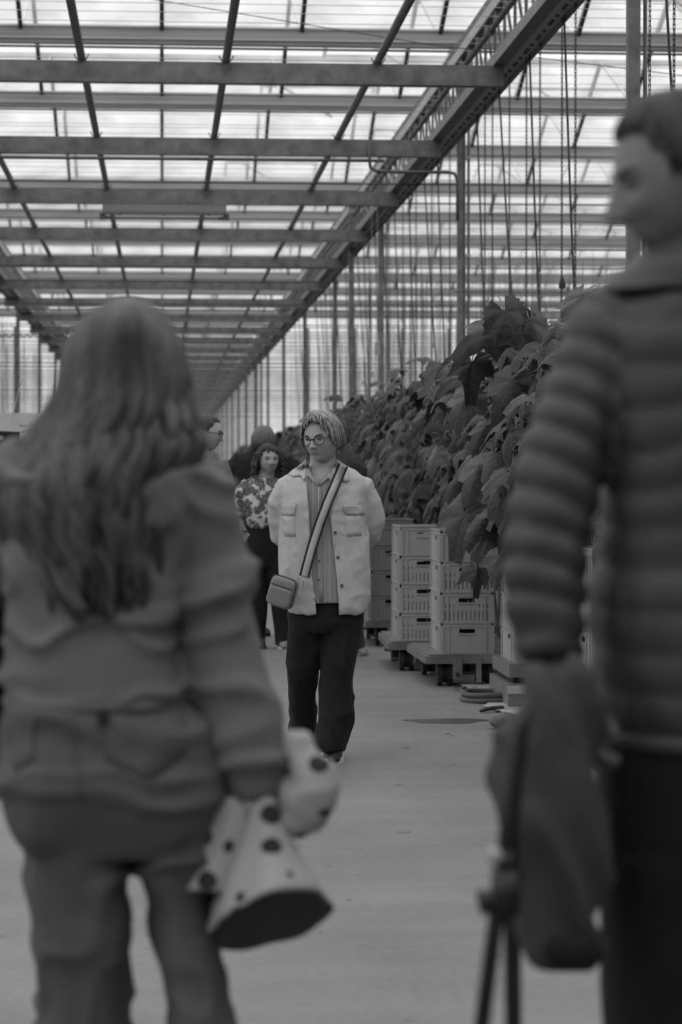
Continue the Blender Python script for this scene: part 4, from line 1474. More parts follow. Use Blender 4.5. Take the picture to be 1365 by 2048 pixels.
# body: head, neck, core, hands in one surface
hc = W.at(645, 877, -.03)
HH = .232
body = MB()
MH = head_mb(body, hc, HH, math.radians(-33), math.radians(9), math.radians(-3))
body.tube([W.at(647, 900, .02), W.at(646, 925, .025), W.at(645, 950, .03)], [.060, .063, .075], 20)
body.rings(W.rings([(936, 622, 676, .055, .02), (950, 605, 695, .075, .01), (975, 592, 708, .10, .0), (1050, 590, 706, .10, 0), (1150, 590, 712, .105, 0), (1230, 590, 712, .09, .01), (1262, 590, 705, .07, .01)]), 24)
for a in (armL, armR):
    p, r = W.limb(a); body.tube(p, [x * .62 for x in r], 12)
hand_mb(body, W.at(640, 1116, .21), (.8, .1, -.35), (0, 1, .2), .95, .5)
hand_mb(body, W.at(660, 1118, .215), (-.8, .15, -.45), (0, 1, .2), .95, .5, -1)
for q in (LL, LR):
    body.rings(W.rings([(py, xl + .22 * (xr - xl), xr - .22 * (xr - xl), ry * .55, dy) for py, xl, xr, ry, dy in q]), 14)
me_b = finish(remesh(body, .0042, 2))
obj('body', me_b, M_SKIN, W.root, smooth=True)
bb = W.bvh(me_b)
face_parts(W.root, MH, HH, .06)
glasses(W.root, MH, HH, mat('spectacle_frame', .012, .3))
def te(a):
    a = (a + math.pi) % (2 * math.pi) - math.pi
    aa = abs(a)
    if -1.35 < a < 0: return .80 + max(0, -a - .6) * .55
    if aa < .55: return .80 + .10 * math.sin(a * 2)
    if aa < 1.25: return .84 + (aa - .55) * 1.45
    return 1.86 + .28 * (aa - 1.25) / 1.9
hair(W.root, MH, HH, None, 620, te, vol=.13, wid=.026, m=M_HAIRW, jit=.14, seed=4, sweep=.4, lift=lambda a: .06, ragged=.3)
MB().ball(MH @ Vector((.36, .03, -.165)), .014 * HH * 2, 8, 6).build('earring', mat('earring_silver', .5, .25, metal=.8), W.root, smooth=True)
# collars, pockets, buttons
allb = [full, sb, bb]
W.patch('jacket_collar', [(613, 917), (604, 926), (576, 949), (588, 953), (601, 951), (609, 961), (613, 940)], [full, bb], M_JK, .012, .006, 3, -.05)
W.patch('jacket_collar', [(674, 918), (697, 934), (699, 962), (690, 964), (680, 948), (675, 935)], [full, bb], M_JK, .012, .006, 3, -.05)
W.patch('shirt_collar', [(616, 922), (611, 945), (610, 961), (615, 951), (636, 972), (624, 950), (620, 938)], [full, sb, bb], M_SHIRT, .008, .004, 3, -.06)
W.patch('shirt_collar', [(674, 920), (669, 936), (655, 950), (639, 962), (638, 972), (658, 956), (662, 966), (672, 950)], [sb, bb], M_SHIRT, .010, .004, 3, -.06)
W.patch('pocket_flap', [(563, 1008), (593, 1009), (590, 1029), (586, 1031), (563, 1030)], full, M_JK, .004, .004)
W.patch('pocket_flap', [(686, 1009), (722, 1010), (730, 1028), (722, 1030), (694, 1029), (689, 1024)], full, M_JK, .005, .004)
W.patch('pocket', [(690, 1031), (726, 1031), (733, 1071), (694, 1073)], full, M_JK, .0012, .002)
W.patch('pocket', [(565, 1031), (589, 1031), (592, 1073), (570, 1073)], full, M_JK, .0012, .002)
W.patch('shirt_placket', [(636, 972), (643, 975), (648, 1203), (639, 1203), (634, 1100)], sb, M_SHIRT, .004, .003)
M_BTN = mat('horn_button', .07, .4)
for px, py, b_ in ((671, 1065, full), (676.5, 1115, full), (684, 1171, full), (639, 1122, sb), (637.5, 1160, sb), (641, 1060, sb)):
    p = W.hit(px, py, b_, .008)
    MB().tube([p + Vector((0, .004, 0)), p + Vector((0, -.003, 0))], .0075 if b_ is full else .005, 12).build('button', M_BTN, W.root)
# shoes
M_SH, M_SOLE = mat('dark_sneaker', .018, .7, .3, 40), mat('white_sole', .5, .5)
fL = W.at(667, 1527)
shoe(W.root, (W.at(666, 1500).x, -.10, 0.0), (W.at(664, 1500).x, .165, 0.0), .105, M_SH, M_SOLE)
shoe(W.root, (W.at(619, 1500, .3).x, .20, 0.0), (W.at(612, 1500, .4).x, .46, 0.0), .10, M_SH, M_SH)

# ---- cross-body bag
M_BAG = mat('grey_leather', .17, .32, .1, 30, .1, 120, spec=.5)
B = thing('crossbody_bag', 'small grey leather crossbody bag with wide striped strap', 'bag', at(566, 1184, W.Y - .20), None)
BL = Vector(B.location)
rot = Matrix.Rotation(math.radians(-24), 3, 'Z') @ Matrix.Rotation(math.radians(16), 3, 'Y')
def rbox(hx, hy, hz, c=(0, 0, 0), n=3.5):
    mb = MB()
    NA, NT = 36, 22
    V = []
    def sp(v, e): return math.copysign(abs(v) ** e, v)
    for j in range(NT + 1):
        t = -math.pi / 2 + math.pi * j / NT
        for i in range(NA):
            a = 2 * math.pi * i / NA
            e = 2 / n
            p = Vector((hx * sp(math.cos(t), e) * sp(math.cos(a), e), hy * sp(math.cos(t), e) * sp(math.sin(a), e), hz * sp(math.sin(t), e)))
            V.append(rot @ (p + Vector(c)))
    mb.add(V, [(j * NA + i, j * NA + (i + 1) % NA, (j + 1) * NA + (i + 1) % NA, (j + 1) * NA + i) for j in range(NT) for i in range(NA)])
    return mb
rbox(.066, .034, .074, n=5).build('bag_body', M_BAG, B, smooth=True)
rbox(.060, .010, .044, (0, -.034, -.022), n=5).build('front_pocket', M_BAG, B, smooth=True)
M_SEAM = mat('dark_seam', .03, .6)
zp = [rot @ Vector((x, y, z)) for x, y, z in ((.067, -.022, -.06), (.068, -.022, .0), (.066, -.022, .05), (.052, -.022, .073), (0, -.022, .076), (-.05, -.022, .073), (-.065, -.022, .055))]
MB().tube(zp, .0022, 6).build('zip', M_SEAM, B)
zp = [rot @ Vector((x, -.037, z)) for x, z in ((-.06, .03), (0, .029), (.058, .03))]
MB().tube(zp, .002, 6).build('pocket_seam', M_SEAM, B)
# strap: centre band and two dark edges lying on the jacket
path = [(687, 931), (672, 966), (656, 1004), (640, 1046), (624, 1096), (612, 1140), (609, 1153)]
def strap(name, o0, o1, m, off):
    n = 36
    V = []
    dp = []
    cen = []
    for i in range(n + 1):
        u = i / n * (len(path) - 1)
        k = min(int(u), len(path) - 2); f = u - k
        a, b = path[k], path[k + 1]
        x, y = a[0] + (b[0] - a[0]) * f, a[1] + (b[1] - a[1]) * f
        dx, dy = b[0] - a[0], b[1] - a[1]
        l = math.hypot(dx, dy)
        cen.append((x, y, -dy / l, dx / l))
    for x, y, nx, ny in cen:
        dp.append(min(W.hit(x - nx * o_, y - ny * o_, full, 0, -.15).y for o_ in (-11, -6, 0, 6, 11)))
    dp = np.array(dp)
    for _ in range(8):
        dp[1:-1] = np.minimum(dp[1:-1], (dp[:-2] + dp[2:]) / 2)
    for (x, y, nx, ny), dd in zip(cen, dp):
        for o_ in (o0, o1):
            V.append(at(x - nx * o_, y - ny * o_, W.Y + dd - off) - BL)
    me = bpy.data.meshes.new(name); me.from_pydata(V, [], [(2 * i, 2 * i + 1, 2 * i + 3, 2 * i + 2) for i in range(n)]); me.update()
    return solidify(obj(name, me, m, B, smooth=True), .003, 0)
sw_ = strap('strap', -6.5, 6.5, mat('pale_webbing', .42, .8, .06, 60), .014)
strap('strap_edge', -10.3, -6.4, mat('black_webbing', .02, .8), .0142)
strap('strap_edge', 6.4, 10.3, MATS['black_webbing'], .0142)
p = at(607, 1157, W.Y - .185) - BL
M_RING = mat('nickel_ring', .4, .3, metal=.8)
sq = [p + Vector((x, 0, z)) for x, z in ((-.026, .008), (.026, -.008), (.026, -.016), (-.022, -.002), (-.026, .008))]
MB().tube(sq, .003, 6).build('strap_ring', M_RING, B)
MB().tube([p + Vector((0, 0, -.008)), p + Vector((-.004, 0, -.03)), p + Vector((-.012, .005, -.05))], .004, 6).build('clip', M_RING, B)

# ================================================================== the people farther back
def simple_person(label, Y, cx, jacket, arms, trousers, legs, head, m_top, m_bot, hairspec=None, skin=M_SKIN, voxel=.011, seed=1, topname='jacket', fold=.008, hands=(), hand_r=.62, glass=False, shoes=(), extra_body=()):
    P_ = Person(label, Y, cx)
    mb = MB().rings(P_.rings(jacket), 32, 2.3)
    for a in arms:
        p, r = P_.limb(a); mb.tube(p, r, 14)
    me = finish(remesh(mb, voxel, 5), fold, (6, 6, 4), fold * .4, (18, 18, 14), seed=seed, crease=.01, cfreq=(6, 6, 8))
    P_.top = obj(topname, me, m_top, P_.root, smooth=True)
    mb = MB().rings(P_.rings(trousers), 28, 2.3)
    for q in legs:
        mb.rings(P_.rings(q), 20, 2.2)
    me = finish(remesh(mb, voxel, 4), .005, (5, 5, 3), .0, seed=seed + 1)
    P_.bot = obj('trousers', me, m_bot, P_.root, smooth=True)
    hx, hy, hdy, hh, yaw, pit = head
    body = MB()
    c = P_.at(hx, hy, hdy)
    Mh = head_mb(body, c, hh, math.radians(yaw), math.radians(pit))
    j0, j1 = jacket[0], jacket[2]
    nb_ = P_.at((j0[1] + j0[2]) / 2, j0[0] + 8, j0[4])
    body.tube([Mh @ Vector((0, .08, -.2)), Mh @ Vector((0, .12, -.45)), nb_ + Vector((0, 0, -.03))], [.055, .058, .075], 16)
    body.rings(P_.rings([(r[0], r[1] + .16 * (r[2] - r[1]), r[2] - .16 * (r[2] - r[1]), r[3] * .7, r[4]) for r in jacket[1:]]), 20)
    body.rings(P_.rings([(r[0], r[1] + .16 * (r[2] - r[1]), r[2] - .16 * (r[2] - r[1]), r[3] * .7, r[4]) for r in trousers]), 20)
    for a in arms:
        p, r = P_.limb(a); body.tube(p, [x * hand_r for x in r], 12)
    for a in extra_body:
        p, r = P_.limb(a); body.tube(p, r, 12)
    for (px, py, dy, d, nn, s_, cu, sd) in hands:
        hand_mb(body, P_.at(px, py, dy), d, nn, s_, cu, sd)
    for q in legs:
        body.rings(P_.rings([(py, xl + .22 * (xr - xl), xr - .22 * (xr - xl), ry * .55, dy) for py, xl, xr, ry, dy in q]), 12)
    me = finish(remesh(body, .0055, 2))
    obj('body', me, skin, P_.root, smooth=True)
    face_parts(P_.root, Mh, hh, .03)
    if glass:
        glasses(P_.root, Mh, hh, MATS['spectacle_frame'])
    P_.Mh, P_.hh = Mh, hh
    for s_ in shoes:
        (ax, ady, ay), (bx_, bdy), wv, mu, ms = s_
        shoe(P_.root, (P_.at(ax, ay, ady).x, ady, 0), (P_.at(bx_, ay, bdy).x, bdy, 0), wv, mu, ms)
    return P_

M_BLK = cloth('black_trousers', .018, var=.2)
M_BLKS = mat('black_leather_shoe', .015, .4)
M_GREYS = mat('grey_sneaker', .22, .6)
# curly-haired woman
def floral():
    m = bpy.data.materials.new('floral_blouse'); m.use_nodes = True
    n, L = m.node_tree.nodes, m.node_tree.links
    b = n['Principled BSDF']; b.inputs['Roughness'].default_value = .8
    t = n.new('ShaderNodeTexCoord')
    mp = n.new('ShaderNodeMapping'); mp.inputs['Scale'].default_value = (1, .25, 1)
    no = n.new('ShaderNodeTexNoise'); no.inputs['Scale'].default_value = 26; no.inputs['Detail'].default_value = 2
    v = n.new('ShaderNodeTexVoronoi'); v.inputs['Scale'].default_value = 17
    mx = n.new('ShaderNodeMix'); mx.data_type = 'RGBA'; mx.blend_type = 'ADD'; mx.inputs['Factor'].default_value = .06
    L.new(t.outputs['Object'], mp.inputs[0]); L.new(mp.outputs[0], no.inputs[0])
    L.new(mp.outputs[0], mx.inputs['A']); L.new(no.outputs['Color'], mx.inputs['B']); L.new(mx.outputs['Result'], v.inputs['Vector'])
    w1 = n.new('ShaderNodeMath'); w1.operation = 'SINE'
    w0 = n.new('ShaderNodeMath'); w0.operation = 'MULTIPLY'; w0.inputs[1].default_value = 26
    L.new(v.outputs['Distance'], w0.inputs[0]); L.new(w0.outputs[0], w1.inputs[0])
    r1 = n.new('ShaderNodeMapRange'); r1.inputs[1].default_value, r1.inputs[2].default_value, r1.inputs[3].default_value, r1.inputs[4].default_value = -.4, .6, .04, .17
    L.new(w1.outputs[0], r1.inputs[0])
    msk = n.new('ShaderNodeMath'); msk.operation = 'GREATER_THAN'; msk.inputs[1].default_value = .60
    L.new(v.outputs['Distance'], msk.inputs[0])
    o_ = n.new('ShaderNodeMix'); o_.data_type = 'RGBA'
    L.new(msk.outputs[0], o_.inputs['Factor']); L.new(r1.outputs[0], o_.inputs['A']); o_.inputs['B'].default_value = (.5, .5, .5, 1)
    L.new(o_.outputs['Result'], b.inputs['Base Color'])
    return m
C = simple_person('woman with dark curly hair, floral blouse and black trousers, hand in pocket', 19.2, 522,
    [(955, 508, 552, .06, .02), (962, 496, 560, .085, .01), (975, 488, 566, .115, 0), (1000, 486, 566, .125, -.01), (1025, 488, 563, .13, -.01), (1045, 490, 560, .13, 0), (1056, 494, 556, .125, 0)],
    [[(500, 968, 0, 14), (486, 985, 0, 18), (478, 1010, 0, 17), (474, 1036, -.02, 15)], [(555, 966, 0, 14), (566, 985, 0, 17), (574, 1010, 0, 16), (578, 1036, -.02, 14)]],
    [(1040, 495, 556, .10, 0), (1060, 490, 560, .115, 0), (1100, 487, 563, .12, .0), (1135, 488, 562, .105, 0)],
    [[(1110, 487, 527, .10, .0), (1160, 492, 534, .09, 0), (1200, 499, 536, .08, 0), (1240, 508, 533, .07, .02), (1270, 513, 531, .065, .05), (1290, 514, 530, .065, .06)],
     [(1110, 522, 563, .10, 0), (1160, 535, 574, .09, 0), (1200, 542, 578, .08, 0), (1250, 548, 578, .075, 0), (1290, 551, 577, .075, -.02)]],
    (537, 920, -.03, .228, 14, 3), floral(), M_BLK, seed=11, topname='blouse',
    hands=[(489, 1064, -.06, (.35, .1, -1), (-.6, -.8, 0), .95, .35, 1), (566, 1066, -.06, (-.35, .1, -1), (.6, -.8, 0), .95, .35, -1)],
    extra_body=[[(474, 1030, -.02, 9), (480, 1050, -.05, 8.5), (489, 1066, -.06, 7)], [(578, 1030, -.02, 9), (574, 1050, -.05, 8.5), (566, 1066, -.06, 7)]],
    shoes=[((521, -.10, 1298), (521, .14), .1, M_BLKS, M_BLKS), ((569, -.12, 1298), (566, .12), .1, M_GREYS, M_SOLE)])
# curls
r_ = random.Random(5)
mb = MB()
c0 = C.Mh
for k in range(380):
    a = r_.uniform(0, 2 * math.pi)
    t = r_.uniform(0.0, 1.9)
    aw = (a + math.pi) % (2 * math.pi) - math.pi
    if abs(aw) < 1.05 and t > .72: continue
    rx, ry, rz = .37, .46, .52
    p = Vector((rx * math.sin(t) * math.sin(a), -ry * math.sin(t) * math.cos(a), rz * math.cos(t)))
    L_ = r_.uniform(.25, .5)
    if t > 1.2: L_ = r_.uniform(.3, .75)
    out_ = p.normalized()
    pts = []
    ph = r_.uniform(0, 6)
    for i in range(13):
        u = i / 12
        q = p * (1.03 + .10 * math.sin(u * 2.2)) + Vector((out_.x * .20 * u, out_.y * .10 * u, -L_ * u * (.4 + .6 * (t / 1.9))))
        q += Vector((.035 * math.cos(u * 15 + ph), .035 * math.sin(u * 15 + ph), .02 * math.sin(u * 12 + ph)))
        pts.append(c0 @ q)
    mb.tube(pts, [.030 * C.hh * (1 - .5 * (i / 12) ** 2) for i in range(13)], 5)
mb.ball(c0 @ Vector((0, .08, .06)), (.36 * C.hh, .40 * C.hh, .46 * C.hh), 20, 14)
mb.build('hair', hair_mat('dark_curly_hair', .045, .6, (60, 60, 60)), C.root, smooth=True)
MB().tube([C.at(483, 1061, -.09), C.at(488, 1064, -.10), C.at(493, 1062, -.09)], .008, 8).build('wristwatch', M_DARK, C.root)

# man with glasses in profile
Mn = simple_person('man with short dark hair and glasses in profile behind the long-haired woman', 17.5, 390,
    [(903, 385, 428, .06, 0), (912, 362, 436, .09, 0), (930, 346, 446, .12, 0), (960, 340, 456, .135, 0), (1000, 337, 462, .14, 0), (1060, 335, 467, .14, 0), (1120, 335, 468, .145, 0), (1160, 338, 466, .14, 0)],
    [[(365, 925, 0, 20), (348, 950, 0, 22), (338, 1000, 0, 20), (335, 1060, -.02, 18), (345, 1110, -.1, 15)], [(436, 925, 0, 18), (446, 955, 0, 20), (452, 1000, 0, 19), (455, 1060, -.02, 17), (450, 1110, -.1, 15)]],
    [(1150, 342, 462, .12, 0), (1180, 340, 464, .13, 0), (1210, 343, 460, .12, 0)],
    [[(1190, 340, 402, .11, 0), (1250, 345, 398, .085, 0), (1318, 350, 394, .075, 0)], [(1190, 402, 462, .11, 0), (1250, 404, 456, .085, 0), (1318, 408, 450, .075, 0)]],
    (414, 867, 0, .255, 82, 9), cloth('light_shirt', .16), M_BLK, seed=21, topname='shirt', glass=True,
    hands=[(347, 1115, -.1, (.2, -.2, -1), (-1, 0, 0), 1, .4, 1), (449, 1115, -.1, (-.2, -.2, -1), (1, 0, 0), 1, .4, -1)],
    shoes=[((378, -.12, 1330), (370, .14), .1, M_BLKS, M_BLKS), ((432, -.12, 1330), (426, .14), .1, M_BLKS, M_BLKS)])
def te_m(a):
    a = abs((a + math.pi) % (2 * math.pi) - math.pi)
    return .78 if a < .8 else (.78 + (a - .8) * .85 if a < 1.6 else 1.46 + .28 * (a - 1.6))
hair(Mn.root, Mn.Mh, Mn.hh, None, 150, te_m, vol=.035, wid=.04, m=hair_mat('dark_short_hair', .04), jit=.05, seed=9)

# person in a dark jacket seen from behind
Dk = simple_person('person with light brown hair in a dark jacket standing behind the curly-haired woman', 20.6, 527,
    [(897, 508, 552, .06, 0), (906, 486, 572, .09, 0), (920, 466, 588, .12, 0), (950, 456, 597, .135, 0), (1000, 455, 598, .14, 0), (1060, 458, 596, .14, 0), (1110, 462, 592, .14, 0)],
    [[(485, 918, 0, 18), (468, 935, 0, 19), (458, 980, 0, 17), (456, 1040, 0, 15), (464, 1090, .05, 13)], [(570, 918, 0, 18), (586, 935, 0, 19), (596, 980, 0, 17), (598, 1040, 0, 15), (590, 1090, .05, 13)]],
    [(1095, 470, 584, .12, 0), (1120, 468, 586, .125, 0), (1150, 472, 580, .11, 0)],
    [[(1135, 480, 530, .10, 0), (1200, 486, 528, .08, 0), (1262, 490, 524, .075, 0)], [(1135, 528, 580, .10, 0), (1200, 550, 582, .08, 0), (1262, 556, 580, .075, 0)]],
    (527, 882, 0, .235, 150, 8), cloth('dark_jacket', .02), M_BLK, seed=31,
    hands=[(466, 1094, .05, (.1, .1, -1), (-1, 0, 0), 1, .5, 1), (588, 1094, .05, (-.1, .1, -1), (1, 0, 0), 1, .5, -1)],
    shoes=[((536, .02, 1276), (512, .18), .1, M_BLKS, M_BLKS), ((562, .16, 1276), (562, -.08), .1, M_BLKS, M_BLKS)])
hair(Dk.root, Dk.Mh, Dk.hh, None, 190, lambda a: te(a) + .05, vol=.10, wid=.05, m=hair_mat('light_brown_hair', .12), jit=.10, seed=13)

# person almost hidden behind the woman in the pale jacket
Hd = simple_person('person in a dark grey coat mostly hidden behind the woman in the pale jacket', 18.4, 672,
    [(898, 652, 692, .06, 0), (907, 634, 708, .09, 0), (922, 622, 722, .12, 0), (960, 616, 728, .135, 0), (1040, 616, 728, .14, 0), (1140, 618, 726, .14, 0), (1180, 622, 722, .13, 0)],
    [[(640, 918, 0, 18), (628, 940, 0, 19), (622, 1000, 0, 17), (624, 1060, .05, 15), (640, 1100, .12, 13)], [(704, 918, 0, 18), (716, 940, 0, 19), (722, 1000, 0, 17), (720, 1060, .05, 15), (704, 1100, .12, 13)]],
    [(1160, 626, 716, .11, 0), (1190, 628, 716, .11, 0)],
    [[(1175, 630, 672, .10, 0), (1240, 636, 670, .08, 0), (1298, 640, 668, .075, 0)], [(1175, 672, 716, .10, 0), (1240, 690, 726, .08, .02), (1298, 704, 732, .07, .03)]],
    (662, 872, .0, .225, 170, 5), cloth('grey_coat', .05), cloth('grey_trousers', .05), seed=41,
    hands=[(642, 1104, .12, (.1, .2, -1), (-1, 0, 0), 1, .5, 1), (702, 1104, .12, (-.1, .2, -1), (1, 0, 0), 1, .5, -1)],
    shoes=[((655, -.1, 1313), (655, .14), .1, M_GREYS, M_GREYS), ((728, -.06, 1313), (716, .2), .1, M_GREYS, M_GREYS)])
hair(Hd.root, Hd.Mh, Hd.hh, None, 120, lambda a: te_m(a), vol=.04, wid=.05, m=MATS['dark_short_hair'], jit=.06, seed=17)
# ================================================================== foreground woman with long hair, seen from behind
FW = Person('woman with long wavy hair in a grey jacket and trousers, seen from behind', 4.03, 215)
M_FJ = cloth('grey_cotton_jacket', .13, var=.10, scale=6)
M_FP = cloth('grey_twill_trousers', .088, var=.10, scale=6)
tor = [(880, 150, 275, .06, -.02), (905, 75, 350, .085, -.02), (935, 28, 400, .11, -.01), (980, 8, 415, .125, 0), (1060, 6, 395, .13, 0), (1130, 10, 370, .132, 0), (1200, 18, 352, .132, 0), (1260, 24, 350, .130, 0), (1330, 20, 360, .132, 0), (1385, 12, 388, .136, 0), (1404, 12, 388, .135, 0)]
armR = [(350, 925, 0, 62), (385, 960, 0, 72), (402, 1040, 0, 72), (418, 1130, 0, 74), (436, 1220, -.01, 78), (449, 1310, -.02, 85), (466, 1390, -.03, 86), (486, 1470, -.04, 78), (506, 1540, -.05, 68), (512, 1592, -.05, 62)]
armL = [(70, 925, 0, 62), (35, 960, 0, 70), (8, 1040, .02, 66), (-22, 1130, .05, 66), (-48, 1230, .08, 62), (-58, 1330, .10, 58), (-62, 1430, .10, 52), (-60, 1500, .09, 46)]
mb = MB().rings(FW.rings(tor), 40, 2.3)
for a in (armR, armL):
    p, r = FW.limb(a); mb.tube(p, r, 20)
me_fj = finish(remesh(mb, .009, 8), .010, (4, 4, 12), .005, (11, 11, 13), seed=51, crease=.017, cfreq=(3.6, 3.6, 9))
obj('jacket', me_fj, M_FJ, FW.root, smooth=True)
# hem band of the jacket
mb = MB().rings(FW.rings([(1386, 8, 379, .140, 0), (1392, 6, 381, .142, 0), (1406, 6, 381, .142, 0), (1412, 8, 379, .140, 0)]), 40, 2.3)
obj('jacket_hem', finish(remesh(mb, .008, 4), .003, (9, 9, 9)), M_FJ, FW.root, smooth=True)
mb = MB()
mb.rings(FW.rings([(1380, 18, 368, .115, 0), (1405, 11, 378, .137, 0), (1460, 10, 398, .145, -.005), (1530, 14, 425, .155, -.015), (1600, 22, 440, .155, -.015), (1660, 35, 440, .14, 0), (1700, 48, 436, .12, .0)]), 40, 2.3)
LL = [(1640, 36, 262, .13, 0), (1700, 54, 262, .115, 0), (1750, 64, 257, .105, 0), (1830, 79, 251, .10, 0), (1900, 78, 256, .098, 0), (1960, 74, 274, .098, .01), (2048, 70, 272, .098, .02), (2200, 72, 266, .095, .05), (2400, 76, 258, .09, .06), (2540, 74, 262, .09, .06)]
LR = [(1640, 262, 440, .13, 0), (1700, 268, 436, .115, 0), (1750, 280, 428, .105, 0), (1800, 296, 420, .10, 0), (1850, 302, 428, .098, -.01), (1950, 322, 462, .098, -.03), (2048, 331, 470, .098, -.05), (2200, 336, 480, .095, -.06), (2400, 338, 486, .09, -.06), (2540, 336, 490, .09, -.06)]
for q in (LL, LR):
    mb.rings(FW.rings(q), 28, 2.2)
# buttocks
for px in (118, 332):
    mb.ball(FW.at(px, 1570, -.07), (.090, .088, .125), 20, 14)
me_fp = finish(remesh(mb, .009, 7), .007, (6, 6, 9), .004, (14, 14, 18), seed=55, crease=.013, cfreq=(5, 5, 8))
obj('trousers', me_fp, M_FP, FW.root, smooth=True)
fpb = FW.bvh(me_fp)
FW.patch('back_pocket', [(205, 1432), (368, 1412), (372, 1510), (300, 1560), (210, 1520)], fpb, M_FP, .002, .002)
FW.patch('back_pocket', [(20, 1428), (72, 1430), (68, 1520), (30, 1545)], fpb, M_FP, .002, .002)
FW.patch('centre_seam', [(140, 1415), (147, 1415), (152, 1500), (165, 1600), (158, 1600), (146, 1500)], fpb, M_FP, .002, .003)
p = FW.hit(207, 1437, fpb, .012)
MB().tube([p, p + Vector((0, -.006, 0))], .011, 12).build('pocket_button', mat('dark_button', .012, .5), FW.root)
# body
FH = .228
body = MB()
hc = FW.at(252, 742, .01)
MHF = head_mb(body, hc, FH, math.radians(176), math.radians(4))
body.tube([FW.at(240, 800, .02), FW.at(225, 860, .0), FW.at(215, 910, -.0)], [.055, .056, .07], 18)
body.rings(FW.rings([(905, 150, 280, .055, -.01), (940, 90, 330, .075, 0), (1000, 60, 340, .085, 0), (1200, 70, 310, .09, 0), (1400, 60, 330, .09, 0), (1560, 60, 390, .10, 0), (1660, 80, 400, .09, 0)]), 24)
for a in (armR, armL):
    p, r = FW.limb(a); body.tube(p, [x * .6 for x in r], 12)
hand_mb(body, FW.at(522, 1600, -.05), (.35, .15, -1), (.9, -.3, .1), 1.0, .85, 1)
hand_mb(body, FW.at(-58, 1515, .09), (.05, .15, -1), (-1, -.1, 0), 1.0, .4, -1)
for q in (LL, LR):
    body.rings(FW.rings([(py, xl + .2 * (xr - xl), xr - .2 * (xr - xl), ry * .6, dy) for py, xl, xr, ry, dy in q]), 14)
obj('body', finish(remesh(body, .0055, 2)), M_SKIN, FW.root, smooth=True)
face_parts(FW.root, MHF, FH, .05)
shoe(FW.root, (FW.at(150, 2600, 0).x, .20, 0), (FW.at(165, 2600).x, -.06, 0), .11, M_GREYS, M_SOLE)
shoe(FW.root, (FW.at(430, 2600, 0).x, .08, 0), (FW.at(415, 2600).x, -.18, 0), .11, M_GREYS, M_SOLE)
# hair: a base shell and many wavy locks
rows = [(592, 250, 258), (600, 236, 274), (618, 206, 302), (650, 168, 328), (700, 143, 354), (750, 134, 367), (800, 122, 366), (850, 96, 374), (890, 66, 382), (930, 46, 362), (980, 20, 345), (1040, 18, 325), (1100, 34, 318), (1150, 52, 318), (1200, 70, 310), (1240, 90, 296)]
def hx(py):
    for i in range(len(rows) - 1):
        if rows[i][0] <= py <= rows[i + 1][0]:
            f = (py - rows[i][0]) / (rows[i + 1][0] - rows[i][0])
            return rows[i][1] + f * (rows[i + 1][1] - rows[i][1]), rows[i][2] + f * (rows[i + 1][2] - rows[i][2])
    return rows[-1][1:]
def hdep(py):      # how far the hair stands towards the camera from the person's plane, and its half depth
    t = min(1, max(0, (py - 592) / 60))
    d = .115 * math.sqrt(t * (2 - t))
    if py > 780:
        d += .035 * min(1, (py - 780) / 160)
    return d
def hpt(u, py, extra=0.0):
    """u in [-1, 1] across the back of the head"""
    xl, xr = hx(py)
    c, w_ = (xl + xr) / 2, (xr - xl) / 2
    a = u * math.pi * .56
    x = c + w_ * math.sin(a) / math.sin(math.pi * .56) * 1.0
    d = hdep(py) * (max(-.25, math.cos(a))) + extra
    return FW.at(x, py, -d)
mb = MB()
NU = 28
pys = [594 + i * 18 for i in range(36)]
V, Fc = [], []
for py in pys:
    for i in range(NU + 1):
        V.append(hpt(-1 + 2 * i / NU, min(py, 1236), -.012))
for j in range(len(pys) - 1):
    for i in range(NU):
        q = j * (NU + 1) + i
        Fc.append((q, q + 1, q + NU + 2, q + NU + 1))
mb.add(V, Fc)
r_ = random.Random(3)
for k in range(330):
    u0 = r_.uniform(-1.0, 1.0)
    py0 = r_.choice((594, 596, 600, 610, 640, 700))
    if k % 3 == 0: py0 = r_.uniform(600, 860)
    py1 = r_.uniform(1090, 1245) if abs(u0) < .85 else r_.uniform(900, 1180)
    if u0 > .62: py1 = r_.uniform(860, 1150)
    ph, am = r_.uniform(0, 1.8) + 2.2 * u0, r_.uniform(.008, .018)
    fr = r_.uniform(46, 60)
    pts, rr = [], []
    N = 22
    for i in range(N + 1):
        v = i / N
        py = py0 + (py1 - py0) * v
        u = u0 * (1 - .12 * v * (1 if u0 > .3 else 0)) + .03 * math.sin(v * 6 + ph)
        gw = min(1, max(0, (py - 720) / 160))
        p = hpt(max(-1, min(1, u)), py, am * math.sin(py / fr + ph) * gw + r_.uniform(0, .002))
        p.x += am * 1.1 * math.cos(py / fr * .9 + ph) * gw
        pts.append(p)
        w_ = r_.uniform(.8, 1.1) * .0125 * (min(1, .35 + v * 5)) * (1 - .7 * v ** 4)
        rr.append((w_, w_ * .55))
    mb.tube(pts, rr, 6, ref=(1, 0, 0))
M_FH = hair_mat('long_brown_hair', .05, .75, (30, 30, 1.6), .38)
mb.build('hair', M_FH, FW.root, smooth=True)

